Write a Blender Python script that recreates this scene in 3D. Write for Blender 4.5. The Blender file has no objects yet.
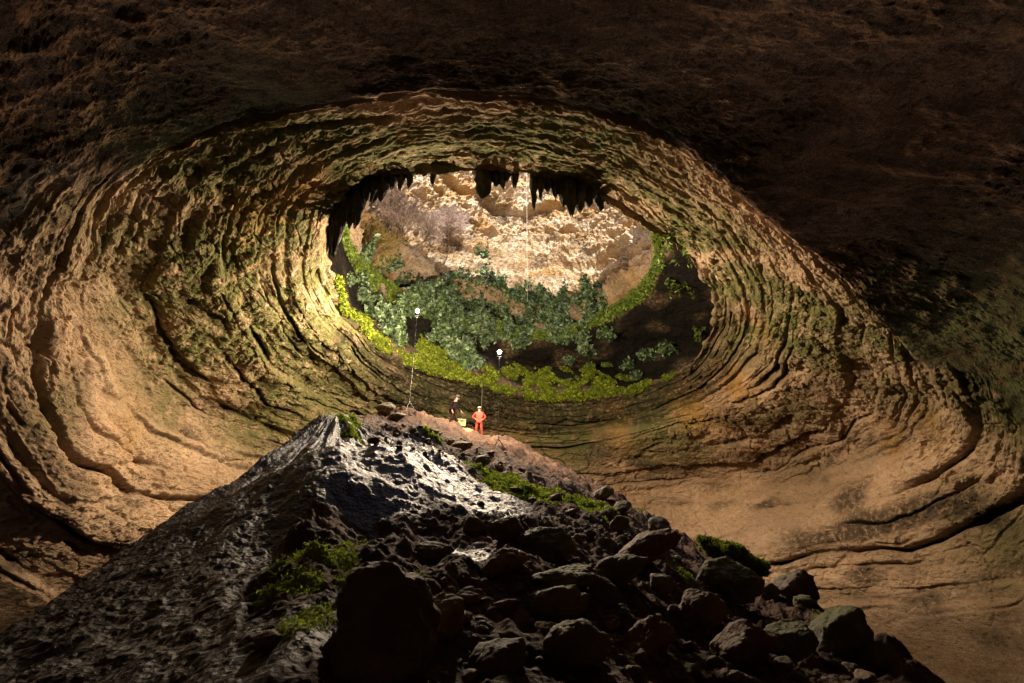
import bpy, bmesh, math, random
import numpy as np
from mathutils import Vector, Matrix
random.seed(7)
rng = np.random.default_rng(11)
C = bpy.context.scene.collection
R = math.radians
PITCH = R(25); CP, SP = math.cos(PITCH), math.sin(PITCH); F = 512.0
HC = np.array([0.0, 28.0])          # plan centre of the skylight opening

# ------------------------------------------------------------------ helpers
def ray(px, py):
    cx = (px-512)/F; cy = (341.5-py)/F
    return np.array([cx, CP-cy*SP, cy*CP+SP])          # x right, y forward, z up
def project(P):
    x, y, z = P[:, 0], P[:, 1], P[:, 2]
    d = y*CP+z*SP
    u = -y*SP+z*CP
    ds = np.where(d > .1, d, 1e9)
    return 512+F*x/ds, 341.5-F*u/ds, np.where(d > .1, d, 1e9)

_pt = rng.permutation(256); _pt = np.concatenate([_pt, _pt, _pt]).astype(np.int32)
_gr = rng.normal(size=(256, 3)).astype(np.float32); _gr /= np.linalg.norm(_gr, axis=1)[:, None]
def noise(P, f=1.0, off=0.0):
    """3D gradient noise, about -1..1"""
    P = np.asarray(P, np.float32)*np.float32(f)+np.float32(off)
    out = np.empty(len(P), np.float32)
    CH = 400000
    for a in range(0, len(P), CH):
        p = P[a:a+CH]
        i = np.floor(p).astype(np.int32); fr = p-i
        i &= 255
        w = fr*fr*fr*(fr*(fr*6-15)+10)
        acc = 0
        for dx in (0, 1):
            wx = w[:, 0] if dx else 1-w[:, 0]
            for dy in (0, 1):
                wy = w[:, 1] if dy else 1-w[:, 1]
                for dz in (0, 1):
                    wz = w[:, 2] if dz else 1-w[:, 2]
                    h = _pt[_pt[_pt[i[:, 0]+dx]+i[:, 1]+dy]+i[:, 2]+dz]
                    g = _gr[h]
                    dt = g[:, 0]*(fr[:, 0]-dx)+g[:, 1]*(fr[:, 1]-dy)+g[:, 2]*(fr[:, 2]-dz)
                    acc = acc+dt*wx*wy*wz
        out[a:a+CH] = acc*1.6
    return out
def fbm(P, f, octv=4, off=0.0, gain=.5):
    s = 0; a = 1.0
    for k in range(octv):
        s = s+a*noise(P, f*(2.03**k), off+17.3*k); a *= gain
    return s
def ridged(P, f, octv=3, off=0.0):
    s = 0; a = 1.0
    for k in range(octv):
        s = s+a*(1-2.2*np.abs(noise(P, f*(2.1**k), off+9.1*k))); a *= .5
    return s
def sstep(a, b, x):
    t = np.clip((x-a)/(b-a), 0, 1); return t*t*(3-2*t)
_rnd = rng.random(4096).astype(np.float32)
def band(u, sharp=.8, off=0):
    """terraced profile: random level per band, steep riser between"""
    i = np.floor(u).astype(int); t = u-i
    a = _rnd[(i+off) % 4096]; b = _rnd[(i+1+off) % 4096]
    return a+(b-a)*sstep(sharp, 1, t)

def mesh_from(name, V, faces, mat, smooth=False, attrs=None, parent=None):
    """V Nx3, faces Mx3 or Mx4 numpy"""
    me = bpy.data.meshes.new(name)
    V = np.asarray(V, np.float32); faces = np.asarray(faces, np.int32)
    n, k = faces.shape
    me.vertices.add(len(V)); me.vertices.foreach_set('co', V.ravel())
    me.loops.add(n*k); me.loops.foreach_set('vertex_index', faces.ravel())
    me.polygons.add(n)
    me.polygons.foreach_set('loop_start', np.arange(0, n*k, k, dtype=np.int32))
    me.update(calc_edges=True)
    me.polygons.foreach_set('use_smooth', np.full(n, bool(smooth)))
    for an, col in (attrs or {}).items():
        c = np.ones((len(V), 4), np.float32); c[:, :col.shape[1]] = col
        at = me.color_attributes.new(an, 'FLOAT_COLOR', 'POINT'); at.data.foreach_set('color', c.ravel())
    me.materials.append(mat)
    o = bpy.data.objects.new(name, me); C.objects.link(o)
    if parent: o.parent = parent
    return o
def compact(V, F_, attrs=None):
    used = np.unique(F_); m = np.full(len(V), -1); m[used] = np.arange(len(used))
    return V[used], m[F_], {k: v[used] for k, v in (attrs or {}).items()}
def tag(o, label=None, cat=None, group=None, kind=None):
    if label: o['label'] = label
    if cat: o['category'] = cat
    if group: o['group'] = group
    if kind: o['kind'] = kind
    return o
def empty(name, loc, rz=0):
    o = bpy.data.objects.new(name, None); C.objects.link(o); o.location = loc; o.rotation_euler = (0, 0, rz); return o

# ------------------------------------------------------------------ materials
def mat(name):
    m = bpy.data.materials.new(name); m.use_nodes = True
    nt = m.node_tree; b = nt.nodes['Principled BSDF']
    return m, nt, b
class NB:
    def __init__(s, nt): s.nt = nt; s.n = nt.nodes; s.l = nt.links
    def new(s, t, **kw):
        n = s.n.new(t)
        for k, v in kw.items(): setattr(n, k, v)
        return n
    def pos(s, scale=(1, 1, 1)):
        g = s.new('ShaderNodeNewGeometry'); m = s.new('ShaderNodeMapping'); m.inputs['Scale'].default_value = scale
        s.l.new(g.outputs['Position'], m.inputs['Vector']); return m.outputs[0]
    def noise(s, vec, scale, detail=6, rough=.6, dist=0):
        n = s.new('ShaderNodeTexNoise'); n.inputs['Scale'].default_value = scale; n.inputs['Detail'].default_value = detail
        n.inputs['Roughness'].default_value = rough; n.inputs['Distortion'].default_value = dist
        s.l.new(vec, n.inputs['Vector']); return n.outputs['Fac']
    def voro(s, vec, scale, feature='F1'):
        n = s.new('ShaderNodeTexVoronoi', feature=feature); n.inputs['Scale'].default_value = scale
        s.l.new(vec, n.inputs['Vector']); return n.outputs['Distance']
    def ramp(s, fac, stops, interp='LINEAR'):
        r = s.new('ShaderNodeValToRGB'); r.color_ramp.interpolation = interp
        e = r.color_ramp.elements
        while len(e) < len(stops): e.new(.5)
        for el, (p, c) in zip(e, stops):
            el.position = p; el.color = (c if isinstance(c, tuple) else (c, c, c))+(1,)
        s.l.new(fac, r.inputs[0]); return r.outputs[0]
    def mix(s, fac, a, b, mode='MIX'):
        m = s.new('ShaderNodeMix', data_type='RGBA', blend_type=mode)
        for sock, v in ((m.inputs[0], fac), (m.inputs[6], a), (m.inputs[7], b)):
            if hasattr(v, 'is_linked'): s.l.new(v, sock)
            elif isinstance(v, tuple): sock.default_value = v+(1,)
            else: sock.default_value = v
        return m.outputs[2]
    def math(s, op, a, b=0.0):
        m = s.new('ShaderNodeMath', operation=op)
        for sock, v in ((m.inputs[0], a), (m.inputs[1], b)):
            if hasattr(v, 'is_linked'): s.l.new(v, sock)
            else: sock.default_value = v
        return m.outputs[0]
    def attr(s, name):
        a = s.new('ShaderNodeAttribute'); a.attribute_name = name
        sp = s.new('ShaderNodeSeparateColor'); s.l.new(a.outputs['Color'], sp.inputs[0])
        return sp.outputs
    def bump(s, h, strength, dist, prev=None):
        b = s.new('ShaderNodeBump'); b.inputs['Strength'].default_value = strength; b.inputs['Distance'].default_value = dist
        s.l.new(h, b.inputs['Height'])
        if prev is not None: s.l.new(prev, b.inputs['Normal'])
        return b.outputs[0]

def rock_material(name, cols, spec=.06, rough=.92, bumpd=.10, algae=(.095, .092, .038), fine=7.0):
    m, nt, b = mat(name); q = NB(nt)
    p = q.pos(); ps = q.pos((.6, .6, 2.2))
    n1 = q.noise(ps, .35, 8, .65, .4)
    base = q.ramp(n1, [(.30, cols[0]), (.45, cols[1]), (.57, cols[2]), (.72, cols[3])])
    n2 = q.noise(p, 2.6, 8, .7)
    base = q.mix(q.ramp(n2, [(.38, 0.0), (.68, .55)]), base, q.mix(1.0, base, (.52, .46, .40), 'MULTIPLY'))
    n4 = q.noise(p, 9, 5, .7)
    pit = q.ramp(q.noise(ps, 5.5, 4, .6), [(.34, .75), (.42, 0.0)])
    base = q.mix(pit, base, q.mix(1.0, base, (.25, .22, .2), 'MULTIPLY'))
    base = q.mix(q.ramp(q.noise(p, 17, 6, .75), [(.44, .8), (.54, 0.0)]), base, q.mix(1.0, base, (.55, .52, .48), 'MULTIPLY'))
    base = q.mix(q.ramp(n4, [(.50, 0.0), (.66, .7)]), base, q.mix(1.0, base, (1.45, 1.42, 1.4), 'MULTIPLY'))
    a = q.attr('masks'); a2 = q.attr('masks2')
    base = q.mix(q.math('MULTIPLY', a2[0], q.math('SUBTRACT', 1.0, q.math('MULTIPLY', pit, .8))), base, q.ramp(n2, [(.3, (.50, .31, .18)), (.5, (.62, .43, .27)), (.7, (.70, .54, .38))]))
    # ochre staining (B)
    base = q.mix(a[2], base, q.mix(n2, (.50, .27, .055), (.26, .13, .03)))
    # algae (R)
    nz = q.noise(p, 1.7, 9, .75)
    am = q.math('MULTIPLY', a[0], q.ramp(nz, [(.36, .0), (.50, 1.0)]))
    base = q.mix(am, base, q.mix(n4, algae, (algae[0]*1.7, algae[1]*1.7, algae[2]*1.4)))
    # painted crevice and recess shadow, black mineral and lichen stain (G)
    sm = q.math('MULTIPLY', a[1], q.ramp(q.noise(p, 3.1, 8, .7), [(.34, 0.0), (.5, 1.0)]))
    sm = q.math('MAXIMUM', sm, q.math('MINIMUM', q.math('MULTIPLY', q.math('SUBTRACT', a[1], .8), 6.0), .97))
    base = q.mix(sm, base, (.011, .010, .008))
    nt.links.new(base, b.inputs['Base Color'])
    b.inputs['Roughness'].default_value = rough; b.inputs['Specular IOR Level'].default_value = spec
    h = q.noise(ps, fine*.45, 12, .72, .3)
    h2 = q.math('ADD', h, q.math('MULTIPLY', q.voro(q.pos((1, 1, 1.8)), fine*.5), .35))
    bn = q.bump(h2, 1.0, bumpd*1.3)
    bn = q.bump(q.noise(p, fine*2.5, 8, .8), 1.0, bumpd*.45, bn)
    nt.links.new(bn, b.inputs['Normal'])
    return m

TAN = [(.20, .13, .075), (.34, .235, .14), (.43, .31, .195), (.52, .40, .28)]
M_wall = rock_material('limestone_wall', TAN)
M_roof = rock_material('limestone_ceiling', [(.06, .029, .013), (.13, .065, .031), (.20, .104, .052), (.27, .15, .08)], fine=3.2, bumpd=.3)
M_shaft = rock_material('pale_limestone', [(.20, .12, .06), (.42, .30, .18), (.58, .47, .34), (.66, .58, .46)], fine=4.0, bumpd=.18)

def moss_material(name, c0, c1, c2, sc=8):
    m, nt, b = mat(name); q = NB(nt); p = q.pos()
    n = q.noise(p, sc*.18, 5, .7); n2 = q.noise(p, sc*1.5, 4, .7)
    base = q.mix(q.ramp(n, [(.38, 0.0), (.62, 1.0)]), c0, c1)
    base = q.mix(q.ramp(n2, [(.42, 0.0), (.62, 1.0)]), base, c2)
    nt.links.new(base, b.inputs['Base Color'])
    b.inputs['Roughness'].default_value = .9; b.inputs['Specular IOR Level'].default_value = .15
    nt.links.new(q.bump(q.noise(p, sc*3, 4, .8), 1, .05), b.inputs['Normal'])
    return m
M_moss = moss_material('bright_moss', (.14, .20, .012), (.36, .44, .03), (.03, .05, .006), 14)
M_moss2 = moss_material('dull_moss', (.06, .08, .012), (.11, .13, .02), (.03, .04, .01))
def leaf_material(name, c0, c1, rough=.45, trans=.25, alt=None):
    m, nt, b = mat(name); q = NB(nt)
    n = q.noise(q.pos(), 1.3, 3, .6)
    a = q.attr('tint')
    base = q.mix(a[0], c0, c1)
    base = q.mix(q.ramp(q.noise(q.pos(), .9, 5, .7), [(.48, 0.0), (.64, .4)]) if alt else q.ramp(n, [(.4, 0.0), (.7, .5)]), base, alt or (c1[0]*.9, c1[1]*1.1, c1[2]*.6))
    base = q.mix(q.ramp(q.noise(q.pos((1, 1, 1.6)), 2.8, 5, .75), [(.42, .9), (.55, 0.0)]), base, tuple(c*.6 for c in c0))
    nt.links.new(base, b.inputs['Base Color'])
    b.inputs['Roughness'].default_value = rough; b.inputs['Specular IOR Level'].default_value = .35
    tr = q.new('ShaderNodeBsdfTranslucent'); nt.links.new(base, tr.inputs['Color'])
    ms = q.new('ShaderNodeMixShader'); ms.inputs[0].default_value = trans
    nt.links.new(b.outputs[0], ms.inputs[1]); nt.links.new(tr.outputs[0], ms.inputs[2])
    nt.links.new(ms.outputs[0], nt.nodes['Material Output'].inputs[0])
    return m
M_leaf = leaf_material('blue_green_leaf', (.025, .05, .018), (.36, .46, .27), .4, .15)
M_leafy = leaf_material('yellow_green_leaf', (.10, .15, .02), (.30, .38, .06), .6)
M_fuzz = leaf_material('moss_fuzz', (.13, .18, .012), (.60, .68, .05), .8, .45, (.10, .11, .02))
M_fuzzd = leaf_material('dull_moss_fuzz', (.13, .17, .02), (.38, .46, .04), .8, .5)
def plain(name, col, rough=.7, spec=.3, nvar=.25, sc=8, metal=0, bump=.02):
    m, nt, b = mat(name); q = NB(nt); p = q.pos()
    n = q.noise(p, sc, 6, .7)
    base = q.mix(q.ramp(n, [(.35, 0.0), (.65, 1.0)]), tuple(c*(1-nvar) for c in col), tuple(min(1, c*(1+nvar)) for c in col))
    nt.links.new(base, b.inputs['Base Color'])
    b.inputs['Roughness'].default_value = rough; b.inputs['Specular IOR Level'].default_value = spec; b.inputs['Metallic'].default_value = metal
    if bump: nt.links.new(q.bump(n, .7, bump), b.inputs['Normal'])
    return m
M_twig = plain('dry_twig', (.36, .27, .22), .8)
M_bark = plain('dead_bark', (.13, .09, .065), .9)

# ------------------------------------------------------------------ cave shell
NT = 1700
PH = np.linspace(0, 2*np.pi, NT, endpoint=False)
def ring(pts):
    """control points (px,py,'z'|'y',value) or ('P',x,y,z) -> R(phi), z(phi) around HC"""
    Q = []
    for p in pts:
        if p[0] == 'P': Q.append(p[1:])
        else:
            d = ray(p[0], p[1]); f = p[3]/(d[2] if p[2] == 'z' else d[1]); Q.append(tuple(d*f))
    Q = np.array(Q, float)
    ph = np.arctan2(Q[:, 1]-HC[1], Q[:, 0]-HC[0]) % (2*np.pi)
    r = np.hypot(Q[:, 0]-HC[0], Q[:, 1]-HC[1])
    o = np.argsort(ph); ph, r, z = ph[o], r[o], Q[o, 2]
    out = []
    for v in (r, z):
        w = np.interp(PH, np.concatenate([ph-2*np.pi, ph, ph+2*np.pi]), np.tile(v, 3))
        k = 45; ker = np.exp(-np.linspace(-2, 2, 2*k+1)**2); ker /= ker.sum()
        w = np.convolve(np.concatenate([w[-k:], w, w[:k]]), ker, 'valid'); out.append(w)
    return out
Z = lambda L, z: [(x, y, 'z', z) for x, y in L]
lip = [(510,170),(560,180),(610,202),(650,230),(688,262),(712,300),(705,340),(675,376),(610,396),(540,400),(480,384),(410,363),(365,328),(337,285),(329,250),(338,213),(362,187),(400,174),(450,169)]
rL = ring(Z(lip, 14.0))
r1 = ring([(510,150,'z',13.2),(575,160,'z',13.2),(630,185,'z',13.2),(680,215,'z',13.1),(725,255,'z',13.0),(748,300,'z',12.9),(735,350,'z',12.8),(690,395,'z',12.6),(620,420,'z',12.4),(540,425,'z',12.4),(470,412,'z',12.5),(395,385,'z',12.6),(345,345,'z',12.7),(308,300,'z',12.7),(300,250,'z',12.8),(312,205,'z',12.9),(345,170,'z',13.1),(400,150,'z',13.2),(455,145,'z',13.2)])
r2 = ring([(510,125,'z',12.1),(590,135,'z',12.1),(650,165,'z',12.1),(710,205,'z',11.9),(765,255,'z',11.6),(790,310,'z',11.3),(775,360,'z',11),(720,405,'z',10.8),(630,435,'z',10.7),(530,447,'z',10.7),(430,432,'z',10.8),(350,410,'z',10.9),(285,365,'z',11.0),(245,310,'z',11.1),(228,250,'z',11.3),(245,195,'z',11.7),(300,155,'z',12.0),(390,128,'z',12.1),(450,122,'z',12.1)])
r3 = ring([(510,105,'z',11.0),(600,118,'z',11.0),(690,160,'z',10.9),(760,225,'z',10.4),(835,285,'z',9.8),(890,350,'z',8.9),(890,420,'z',7.9),(820,470,'z',7.2),(700,492,'z',6.8),(560,500,'z',6.2),(430,485,'z',6.4),(330,465,'z',6.8),(230,440,'z',7.6),(150,380,'z',8.5),(110,310,'z',9.2),(105,240,'z',9.9),(150,170,'z',10.6),(250,130,'z',10.9),(390,102,'z',11.0),(450,100,'z',11.0)])
r4 = ring([(510,48,'z',11.0),(600,60,'z',11.0),(700,105,'z',10.8),(780,190,'z',10.3),(895,285,'z',9.5),(1005,380,'z',7.2),(1020,470,'z',4.2),(900,530,'z',2.4),(760,550,'z',1.8),(600,560,'z',1.5),(430,560,'z',1.6),(300,545,'z',1.8),(150,520,'z',2.6),(60,480,'z',3.1),(0,400,'z',5.0),(-10,300,'z',7.0),(0,225,'z',8.6),(90,140,'z',10.4),(250,75,'z',10.9),(390,48,'z',11.1)])
r5 = ring([('P',0,2.5,10.5),('P',8,3,10.3),('P',14,6,9.7),('P',19,10,8.6),('P',21.5,16,3.0),('P',22,22,-2),('P',20,32,-3),('P',12,43,-3),('P',0,46,-3),('P',-12,41,-3),('P',-19,32,-3),('P',-19.5,22,-1.5),('P',-18,15,1.5),('P',-17.5,9,5.5),('P',-13.5,5,8.9),('P',-8,3,10.2)])
r6 = ring([('P',0,-8,8),('P',12,-6,7.5),('P',20,0,8),('P',24,10,-2),('P',24,22,-8),('P',21,33,-8),('P',13,45,-8),('P',0,48,-8),('P',-13,43,-8),('P',-20,33,-8),('P',-23,22,-8),('P',-24,10,-2),('P',-20,0,6),('P',-12,-6,7.5)])
r7 = ring([('P',0,-18,-9),('P',14,-14,-9),('P',24,-2,-9),('P',26,10,-9.5),('P',26,22,-9.5),('P',22,34,-9.5),('P',14,46,-9.5),('P',0,49,-9.5),('P',-14,44,-9.5),('P',-21,34,-9.5),('P',-25,22,-9.5),('P',-26,10,-9.5),('P',-24,-2,-9),('P',-14,-14,-9)])
far = np.clip(np.sin(PH)*.5+.5, 0, 1)          # 1 on the far side, 0 on the near side
rightf = np.clip(np.cos(PH), 0, 1)
bank = sstep(.45,.8,far)*(1-sstep(.35,.75,np.cos(PH)))
s1 = [rL[0]+1.0+1.2*rightf*sstep(.3,.6,far)*(1-bank)+.3*far, rL[1]+.9+2.4*bank]
s2 = [rL[0]+1.3+2.6*rightf+1.5*far, rL[1]+3.4+1.0*far]
U = ring([(345,232,'z',20),(352,262,'z',20),(380,292,'z',20),(430,314,'z',20),(490,332,'z',20),(545,336,'z',20),(600,318,'z',20.3),(640,292,'z',20.5),(656,258,'z',20.5),(652,232,'z',20.5),('P',8,20,19),('P',3,15.5,18),('P',-3,15.5,18),('P',-8,20,19)])
T = ring([(372,205,'z',30),(392,245,'z',27.5),(440,272,'z',27.5),(500,284,'z',28.5),(560,300,'z',26),(620,292,'z',25),(652,250,'z',25.5),('P',13,28,25.5),('P',10,18,22),('P',0,13,21),('P',-9,18,22),('P',-13,27,25)])
TH = lambda a, b: a+(b-a)*sstep(.05, .95, far)
w1 = ring([('P',0,57,41),('P',10,53,41),('P',16,44,40),('P',18,32,38),('P',14,18,34),('P',0,11,32),('P',-12,18,34),('P',-17,30,38),('P',-15,42,40),('P',-9,52,41)])
w2 = ring([('P',0,61,66),('P',12,57,66),('P',19,46,62),('P',21,32,56),('P',16,16,56),('P',0,9,57),('P',-16,16,55),('P',-20,30,56),('P',-18,44,62),('P',-11,56,66)])
w3 = ring([('P',0,95,72),('P',60,30,66),('P',0,-40,60),('P',-60,30,66),('P',45,75,70),('P',-45,75,70),('P',45,-15,60),('P',-45,-15,60)])
CTRL = [w3, w2, w1, T, U, s2, s1, rL, r1, r2, r3, r4, r5, r6, r7]
ROWS = [16, 150, 130, 80, 60, 40, 34, 50, 80, 130, 150, 130, 50, 16]
SOFF = -7                                # s = 0 at the lip
RR = np.array([c[0] for c in CTRL]); ZZ = np.array([c[1] for c in CTRL])
sv = []
for k, n in enumerate(ROWS): sv += list(np.linspace(k, k+1, n, endpoint=False))
sv = np.array(sv+[len(CTRL)-1.0])
def interp_ctrl(A, s):
    k = np.clip(np.floor(s).astype(int), 0, len(A)-2); t = (s-k)[:, None]
    p1 = A[k]; p2 = A[k+1]; p0 = A[np.maximum(k-1, 0)]; p3 = A[np.minimum(k+2, len(A)-1)]
    m1 = (p2-p0)*.5; m2 = (p3-p1)*.5
    # monotone limiter so that ledges do not overshoot
    d = p2-p1; m1 = np.where(d*m1 < 0, 0, np.clip(np.abs(m1), 0, 2*np.abs(d))*np.sign(m1)); m2 = np.where(d*m2 < 0, 0, np.clip(np.abs(m2), 0, 2*np.abs(d))*np.sign(m2))
    return (2*t**3-3*t**2+1)*p1+(t**3-2*t**2+t)*m1+(-2*t**3+3*t**2)*p2+(t**3-t**2)*m2
Rg = interp_ctrl(RR, sv); Zg = interp_ctrl(ZZ, sv)
NS = len(sv)
G = np.stack([HC[0]+Rg*np.cos(PH), HC[1]+Rg*np.sin(PH), Zg], -1)       # NS x NT x 3
S = np.repeat((sv+SOFF)[:, None], NT, 1)
du = np.roll(G, -1, 1)-np.roll(G, 1, 1); dv = np.gradient(G, axis=0)
Nn = np.cross(dv, du); Nn /= np.linalg.norm(Nn, axis=2)[..., None]+1e-9
# orient: towards cave interior. at the far wall rows (s=3) must point to -y
far_i = NT//4; row = int(np.argmin(abs(sv+SOFF-3.2)))
if Nn[row, far_i, 1] > 0: Nn = -Nn
P = G.reshape(-1, 3); N_ = Nn.reshape(-1, 3); s_ = S.ravel(); ph_ = np.tile(PH, NS)
nearf = 1-np.tile(far, NS)
# warped band coordinate following the rings
ringP = np.stack([np.cos(ph_)*6, np.sin(ph_)*6, s_*1.5], 1)
stretch = np.stack([np.cos(ph_)*4.5, np.sin(ph_)*4.5, s_*4.2], 1)
wr = fbm(P, .09, 3, 3.1)
wr2 = fbm(P, .35, 3, 8.7)
bell = sstep(-.1, .25, s_)*(1-sstep(4.3, 5.2, s_))
thr = .92-.21*np.clip(np.cos(ph_), 0, .8)/.8-.12*np.clip(s_-4.0, 0, 2)
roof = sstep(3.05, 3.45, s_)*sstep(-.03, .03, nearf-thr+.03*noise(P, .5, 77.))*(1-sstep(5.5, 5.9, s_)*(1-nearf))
shaft = 1-sstep(-3.6, -2.9, s_)
recess = sstep(-3.1, -2.8, s_)*(1-sstep(-.5, -.1, s_))
u1 = s_*1.9+.40*wr+.05*wr2
u2 = s_*4.6+.75*wr+.14*wr2
u3 = s_*17+1.6*wr+.45*wr2
am = .45+.55*sstep(-.25, .45, noise(P, .13, 31.0)); am2 = sstep(-.05, .5, noise(P, .23, 35.0)); am3 = sstep(.0, .5, noise(P, .3, 38.0))
def worley2(a, b, off=0):
    ia, ib = np.floor(a).astype(int), np.floor(b).astype(int)
    f1 = np.full(len(a), 9., np.float32); f2 = f1.copy(); cid = np.zeros(len(a), int)
    for da in (-1, 0, 1):
        for db in (-1, 0, 1):
            h = ((ia+da)*7919+(ib+db)*104729+off*31) % 4096
            dd = (ia+da+.15+.7*_rnd[h]-a)**2+(ib+db+.15+.7*_rnd[(h*13+7) % 4096]-b)**2
            cl = dd < f1; f2 = np.where(cl, f1, np.minimum(f2, dd)); cid = np.where(cl, h, cid); f1 = np.where(cl, dd, f1)
    return np.sqrt(f1), np.sqrt(f2), _rnd[(cid*29+3) % 4096]
arc = ((ph_+np.pi/2) % (2*np.pi))
w1_, w2_, wid = worley2(arc*9+.5*wr2, s_*2.3+.5*wr+.25*wr2)
v1_, v2_, vid = worley2(arc*26+.6*wr2, s_*6.5+1.2*wr+.4*wr2, 5)
crk = 1-sstep(.0, .09, w2_-w1_); crk2 = 1-sstep(.0, .12, v2_-v1_)
blockm = sstep(-.3, .3, noise(P, .16, 45.))
lowf = 1-.7*sstep(3.2, 3.9, s_)*sstep(.3, .5, np.tile(far, NS))
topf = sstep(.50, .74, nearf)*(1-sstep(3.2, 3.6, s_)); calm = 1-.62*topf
d = bell*(1-roof)*calm*(lowf*1.9*am*(band(u1, .91)-.5)+.50*(.3+.7*am2)*(band(u2, .90, 77)-.5)+.10*(.4+.6*am3)*(1-.5*(1-sstep(1.2, 2.2, s_)))*(1+1.3*sstep(2.6, 3.4, s_)*np.tile(far, NS))*(band(u3, .75, 200)-.5))
d += bell*(1-roof)*blockm*(.24*(wid-.5)+.09*(vid-.5)-.16*crk-.04*crk2)*calm
# undercut grooves along the band edges
t1 = u1-np.floor(u1); t2 = u2-np.floor(u2)
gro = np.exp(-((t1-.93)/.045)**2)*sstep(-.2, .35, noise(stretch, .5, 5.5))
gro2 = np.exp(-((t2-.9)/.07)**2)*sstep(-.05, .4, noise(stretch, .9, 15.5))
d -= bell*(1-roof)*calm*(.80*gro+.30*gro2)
# broken blocks and pockets
rg = ridged(stretch, .55, 3, 40.0)
blk = fbm(P, .42, 5, 22.0, .55)
blky = np.round((fbm(P, .33, 3, 27.)+1)*3.2)/3.2-1
d += bell*(1-roof)*(1-.4*(1-sstep(1.2, 2.2, s_)))*(.16*blk+.06*blky-.16*np.clip(rg-.85, 0, 1)*1.6+.06*fbm(P*np.array([1, 1, 1.5]), 1.9, 4, 24., .65)-.10*np.clip(ridged(P, 1.4, 3, 26.)-.7, 0, 1))
pk = noise(P, .9, 61.0); d -= bell*(1-roof)*.16*sstep(.42, .6, pk)
# roof: rough, pitted
rfm = .35+.65*sstep(-.35, .35, noise(P, .22, 57.))
d += roof*(.34*fbm(P, .14, 3, 51.0, .5)+rfm*(.13*fbm(P*np.array([1, 1.5, 1]), .9, 6, 53., .66)+.09*ridged(P*np.array([.8, 1.8, 1]), .8, 4, 71.0)))
# recess
d += recess*(.30*fbm(P, .35, 5, 81.0))
# shaft: layered blocky rock
zz = P[:, 2]/2.3+.9*fbm(P, .07, 2, 91.)+.22*P[:, 0]*.25
zz2 = zz*3.1+.5*noise(P, .3, 99.)
d += shaft*(2.3*(band(zz, .7, 400)-.5)+.8*(band(zz2, .7, 500)-.5)+1.1*fbm(P, .16, 6, 101., .58)+.32*ridged(P*np.array([1, 1, 1.5]), .8, 4, 107.)+.22*noise(P, 2.2, 109.)-.45*np.clip(ridged(P, .22, 3, 111.)-.6, 0, 1))
lipf = np.exp(-((s_+.0)/.35)**2)
d += lipf*.25*fbm(P, .7, 3, 121.)
Pd = P+N_*d[:, None]
# masks -------------------------------------------------------------
PXv, PYv, DV = project(Pd)
def hit(px, py, w=1.6, arr=None):
    """first surface vertex of the cave shell along the line of sight"""
    m = np.nonzero((np.abs(PXv-px) < w) & (np.abs(PYv-py) < w))[0]
    if len(m) == 0: return hit(px, py, w*2) if w < 30 else 0
    dd = DV[m]; mn = dd.min(); m2 = m[dd < mn+.35]
    return m2[np.argmin((PXv[m2]-px)**2+(PYv[m2]-py)**2)]
def blobs(L, k=1.0):
    out = np.zeros(len(P), np.float32)
    for px, py, r, a in L:
        c = Pd[hit(px, py)]; r = r*k; out = np.maximum(out, a*np.exp(-((Pd-c)**2).sum(1)/(r*r)))
    return out
alg = blobs([(270,320,2.2,1),(225,280,1.5,.9),(200,350,2.0,.9),(150,300,1.5,.7),(300,380,2.5,.8),(250,420,2.0,.6),(130,240,1.4,.7),(350,280,1.2,.5),
             (230,160,1.6,.8),(300,130,1.5,.8),(400,145,1.6,.9),(480,130,1.6,.9),(560,145,1.8,1),(620,160,1.6,.7),(330,200,1.5,.6),(290,240,1.0,.6),
             (800,310,2.0,1),(770,290,1.5,.8),(820,350,2.0,.8),(740,330,1.8,.6),(890,340,1.4,.8),(700,230,1.4,.6),(640,190,1.2,.6),(900,390,1.5,.5),
             (985,330,2.2,.8),(1000,400,1.8,.9),(930,300,2.0,.5),(1010,540,1.6,.6),(650,400,2.5,.6),(560,420,3.0,.7),(420,400,3.0,.7),(70,230,1.2,.4),(60,410,.9,.5),(680,430,1.5,.4),(330,330,1.5,.9),(350,370,1.8,.9),(310,280,1.2,.7),(310,410,2,.8),(370,160,1.2,.8),(300,350,1.5,.9),(720,290,1,.6),(180,260,1.5,.9),(170,400,1.3,.7)], 1.55)
och = blobs([(265,215,1.6,.95),(245,250,1.2,.8),(300,190,1.3,.7),(330,170,1.2,.5),(735,380,1.6,.75),(690,410,2.2,.8),(620,425,2.5,.6),(760,330,1.0,.6),(235,300,.8,.5),(130,430,1.6,.4),(890,440,1.2,.6),(930,420,1.0,.6),(850,360,.8,.6),(520,430,3,.3)])
st_ = sstep(.18, .5, noise(stretch, .8, 131.))*sstep(-.2, .3, noise(P, .15, 141.))
stain_shade = bell*(1-roof)*(.75*st_+.95*gro+.6*gro2)  # staining bands, plus crevice shadow painted along the grooves
stain_shade = np.maximum(stain_shade, np.exp(-((s_+.4)/.55)**2)*(.55+.45*noise(P, .5, 151)))       # dark rock of the lip, with recess shadow put into the colour
stain_shade = np.maximum(stain_shade, recess*(1.0+.25*noise(P, .4, 171.)))  # whole recess painted near-black in place of shadow
stain_shade = np.maximum(stain_shade, sstep(-.2, .0, s_)*(1-sstep(.9, 1.7, s_+.5*noise(P, .3, 181.)))*sstep(.35, .8, np.tile(far, NS))*.8)  # stained far wall, with shadow under the lip put into the colour
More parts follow.
